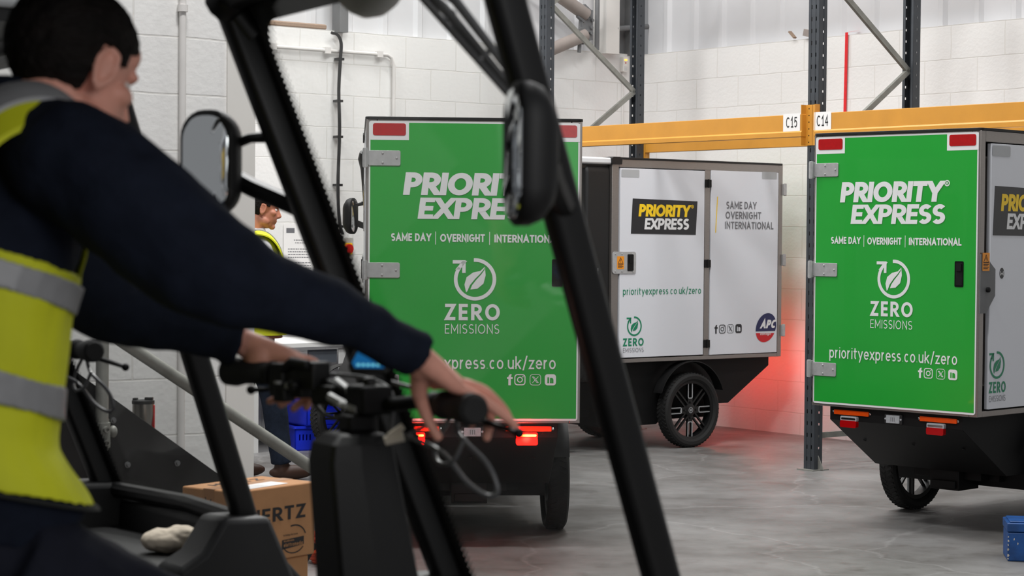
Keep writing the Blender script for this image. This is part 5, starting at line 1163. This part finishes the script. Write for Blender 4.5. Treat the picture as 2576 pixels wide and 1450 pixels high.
# cardboard boxes
def carton(c, z, w, d, h, rz, label, marks):
    e = empty('cardboard_box', (c[0], c[1], z), rz); tag(e, label, 'box', 'stacked cardboard boxes')
    g = G(); g.b2((-w/2, -d/2, 0), (w/2, d/2, h)); obj('carton', g, CARD, e, bevel=.005)
    g = G(); g.b2((-w/2-.0008, -.025, h-.05), (w/2+.0008, .025, h+.0008)); obj('packing_tape', g, TAPE, e, 'brown tape', smooth=False)
    F = ((0, -d/2, 0), (1, 0, 0), (0, 0, 1), (0, -1, 0)); L_ = ((-w/2, 0, 0), (0, -1, 0), (0, 0, 1), (-1, 0, 0)); T_ = ((0, 0, h), (1, 0, 0), (0, 1, 0), (0, 0, 1))
    if marks:
        g = G(); f = shift(F, .0012); text(g, 'HERTZ', -.130, .142, h*.53, .047, .19, f, gap=.16)
        cx, cy = .085, h*.235
        g.flat([(cx-.058, cy-.026), (cx+.05, cy-.018), (cx+.05, cy+.010), (cx-.058, cy+.006)], f, 0, 0)
        for q in stroke_polys(arc(cx+.002, cy+.005, .058, .046, 20, 105, 12), .005)+stroke_polys(arc(cx, cy-.012, .05, .03, 200, 330, 12), .004): g.flat(q, f, 0, 0)
        text(g, 'elettromedia', cx-.050, cx+.044, cy-.018, .013, .16, shift(F, .0018), m=1); text(g, 'technology that moves', cx-.052, cx+.02, cy+.018, .007, .14, f); text(g, 'audison', cx-.05, cx+.0, cy-.001, .007, .16, shift(F, .0018), m=1)
        obj('lettering', g, [INK, CARD], e, 'black printed lettering', smooth=False)
        g = G(); f = shift(L_, .0012); g.flat([(.020, h*.30), (.095, h*.30), (.095, h*.64), (.020, h*.64)], f, 0, 0)
        x = .027; random.seed(5)
        while x < .086: l = random.choice((.0015, .003, .0045)); g.flat([(x, h*.37), (x+l, h*.37), (x+l, h*.58), (x, h*.58)], f, .0006, 1); x += l+.003
        obj('barcode_label', g, [PAPER, INK], e, 'white barcode label', smooth=False)
        g = G()
        for q in ([(.0, .60), (.035, .86)], [(.01, .88), (.03, .62)], [(.025, .78), (.045, .66)], [(-.005, .75), (.04, .75)], [(-.06, .62), (-.02, .64)]):
            for s in stroke_polys([(a-.025, b*h) for a, b in q], .004): g.flat(s, f)
        obj('pen_marks', g, INK, e, 'scribbled black marks', smooth=False)
        g = G(); f = shift(T_, .0014); g.flat([(-.13, -.11), (.09, -.095), (.085, -.02), (-.135, -.035)], f, 0, 0)
        for k in range(3): g.flat([(-.11, -.098+k*.02), (.0, -.09+k*.02), (.0, -.086+k*.02), (-.11, -.094+k*.02)], f, .0005, 1)
        obj('shipping_label', g, [PAPER, TGREY], e, 'white shipping label', smooth=False)
        g = G(); text(g, 'HERTZ', -.12, .12, .04, .04, .16, shift(T_, .001)); obj('top_lettering', g, INK, e, smooth=False)
    return e
bf = Vector((.229, .31)).normalized(); brz_ = math.atan2(bf.y, bf.x)
u_, v_ = Vector((math.cos(brz_), math.sin(brz_), 0)), Vector((-math.sin(brz_), math.cos(brz_), 0))
c0 = Vector((-.892, 6.69, 0))+u_*.19+v_*.125
carton(c0, .402, .38, .25, .247, brz_, 'upper cardboard box with a barcode, on top of the other box', True)
carton(c0+u_*-.012+v_*.005, 0, .365, .24, .40, brz_, 'lower cardboard box under the lettered one', False)
c = at(818, 1408, 9.4); g = G(); random.seed(2)
for k in range(9): g.tube([Vector((c.x+.05+(.10+.012*(k % 4))*math.cos(t), 9.35+(.10+.012*(k % 4))*math.sin(t), .012+.018*k*.8+.006*math.sin(3*t+k))) for t in [2*PI*i/24 for i in range(24)]], .010, 8, closed=True)
tag(obj('cable_coil', g, ORCAB), 'orange cable coiled on the floor behind the cardboard boxes', 'cable')
# cream bag on the far quad's tray
ca, sa = math.cos(-PSI2), math.sin(-PSI2); L2 = lambda x, y, z: Vector((O2[0]+x*ca-y*sa, O2[1]+x*sa+y*ca, z))
bg = L2(.19, .372, .701); g = G(); g.ell(bg+Vector((-.03, 0, .024)), (.070, .05, .030)); g.ell(bg+Vector((.0, 0, .036)), (.045, .04, .026)); g.tube([bg+Vector((.02, .0, .030)), bg+Vector((.058, -.005, .028)), bg+Vector((.078, -.01, .024))], [.026, .017, .021], 12)
b_ = obj('drawstring_bag', remesh(g, CREAM, .004, 3, .5, 'bag', (.004, 30, (1, 1, 1))), None); tag(b_, 'cream cotton drawstring bag lying on the far quad tray', 'bag')
g = G(); g.tube([bg+Vector((.060, -.004+.019*math.cos(a), .028+.019*math.sin(a))) for a in [2*PI*i/14 for i in range(14)]], .003, 6, closed=True); g.tube(spline([bg+Vector((.062, -.02, .035)), bg+Vector((.085, -.03, .050)), bg+Vector((.092, -.025, .02)), bg+Vector((.090, -.02, .004))], 4), .0025, 6); obj('drawstring', g, BEIGE, b_)
# blue toolbox
tb = empty('toolbox', (2.47, 9.60, 0), R(-8)); tag(tb, 'scratched blue metal toolbox on the floor at the right edge', 'toolbox')
g = G(); g.b2((-.15, -.11, 0), (.25, .11, .135)); obj('box_body', g, BLUEB, tb, bevel=.006)
g = G(); g.b2((-.153, -.113, .137), (.253, .113, .178)); g.b2((-.14, -.10, .178), (.24, .10, .186)); obj('lid', g, BLUEB, tb, bevel=.006)
g = G(); random.seed(9)
for i in range(16): x, z = random.choice((-.148, random.uniform(-.14, .2))), random.uniform(.01, .12); r_ = random.uniform(.003, .009); g.flat([(x+r_*random.uniform(.4, 1.2)*math.cos(t), z+r_*random.uniform(.4, 1.6)*math.sin(t)) for t in [2*PI*k/7 for k in range(7)]], ((0, -.1105, 0), (1, 0, 0), (0, 0, 1), (0, -1, 0)))
obj('scratches', g, BEIGE, tb, 'chipped paint', smooth=False)
g = G(); g.tube([(.0, 0, .186), (.0, 0, .215), (.10, 0, .215), (.10, 0, .186)], .006, 8); obj('carry_handle', g, DSTEEL, tb)

# ------------------------------------------------------------------ light
def area(name, loc, size, energy, target, color=(1, 1, 1)):
    l = bpy.data.lights.new(name, 'AREA'); l.shape = 'RECTANGLE'; l.size, l.size_y = size; l.energy = energy; l.color = color
    o = bpy.data.objects.new(name, l); o.location = loc; d = Vector(target)-Vector(loc); o.rotation_euler = d.to_track_quat('-Z', 'Y').to_euler(); COL.objects.link(o); return o
for i, (x, y, e) in enumerate(((-2.8, 12.2, 270), (.2, 10.6, 335), (3.6, 10.2, 120), (-.6, 14.4, 170), (1.3, 13.0, 200), (-.6, 6.8, 450))):
    area('high_bay_lamp', (x, y, 6.2), (1.5, .4), e, (x, y+.2, 0), (1, .995, .985))
area('driver_fill_lamp', (3.0, -2.2, 2.9), (3.0, 2.6), 170, (-1.0, 4.2, 1.2), (1, 1, 1))  # added fill lamp behind the camera for the shaded driver, no door there
for nm in ('tail_lamp',):
    for o in [o for o in bpy.data.objects if o.name.startswith(nm) and o.data.materials[2] == LIT]:
        # the bulb of a lit lamp
        lx = sum((Vector(v) for v in o.bound_box), Vector())/8
        l = bpy.data.lights.new('tail_lamp_bulb', 'POINT'); l.energy = 6.5 if o.parent.parent.name == 'cargo_quad.001' else 3.; l.color = (1, .04, .025); l.shadow_soft_size = .02
        q = bpy.data.objects.new('tail_lamp_bulb', l); q.parent = o; q.location = (lx.x, lx.y-.055, lx.z); COL.objects.link(q)
wd = bpy.data.worlds.new('world'); SC.world = wd; wd.use_nodes = True
wd.node_tree.nodes['Background'].inputs[0].default_value = (.96, .97, 1, 1); wd.node_tree.nodes['Background'].inputs[1].default_value = .40

# ------------------------------------------------------------------ camera
cd = bpy.data.cameras.new('camera'); cam = bpy.data.objects.new('camera', cd); COL.objects.link(cam)
Fv = Vector((0, math.cos(PITCH), -math.sin(PITCH))); Uv = Vector((0, math.sin(PITCH), math.cos(PITCH))); Rv = Vector((1, 0, 0))
R2 = Rv*math.cos(ROLL)+Uv*math.sin(ROLL); U2 = Uv*math.cos(ROLL)-Rv*math.sin(ROLL)
cam.matrix_world = Matrix(((R2.x, U2.x, -Fv.x, 0), (R2.y, U2.y, -Fv.y, 0), (R2.z, U2.z, -Fv.z, CAM_H), (0, 0, 0, 1)))
cd.sensor_width = 36; cd.sensor_fit = 'HORIZONTAL'; cd.lens = F_PX*36/2576; cd.clip_start = .05
cd.dof.use_dof = True; cd.dof.focus_distance = 11.3; cd.dof.aperture_fstop = 6.2
SC.camera = cam
SC.view_settings.view_transform = 'Standard'; SC.view_settings.look = 'None'; SC.view_settings.gamma = 1; SC.view_settings.use_curve_mapping = False
SC.view_settings.exposure = -.85
SC.cycles.use_denoising = True
SC.cycles.max_bounces = 8; SC.cycles.transparent_max_bounces = 12
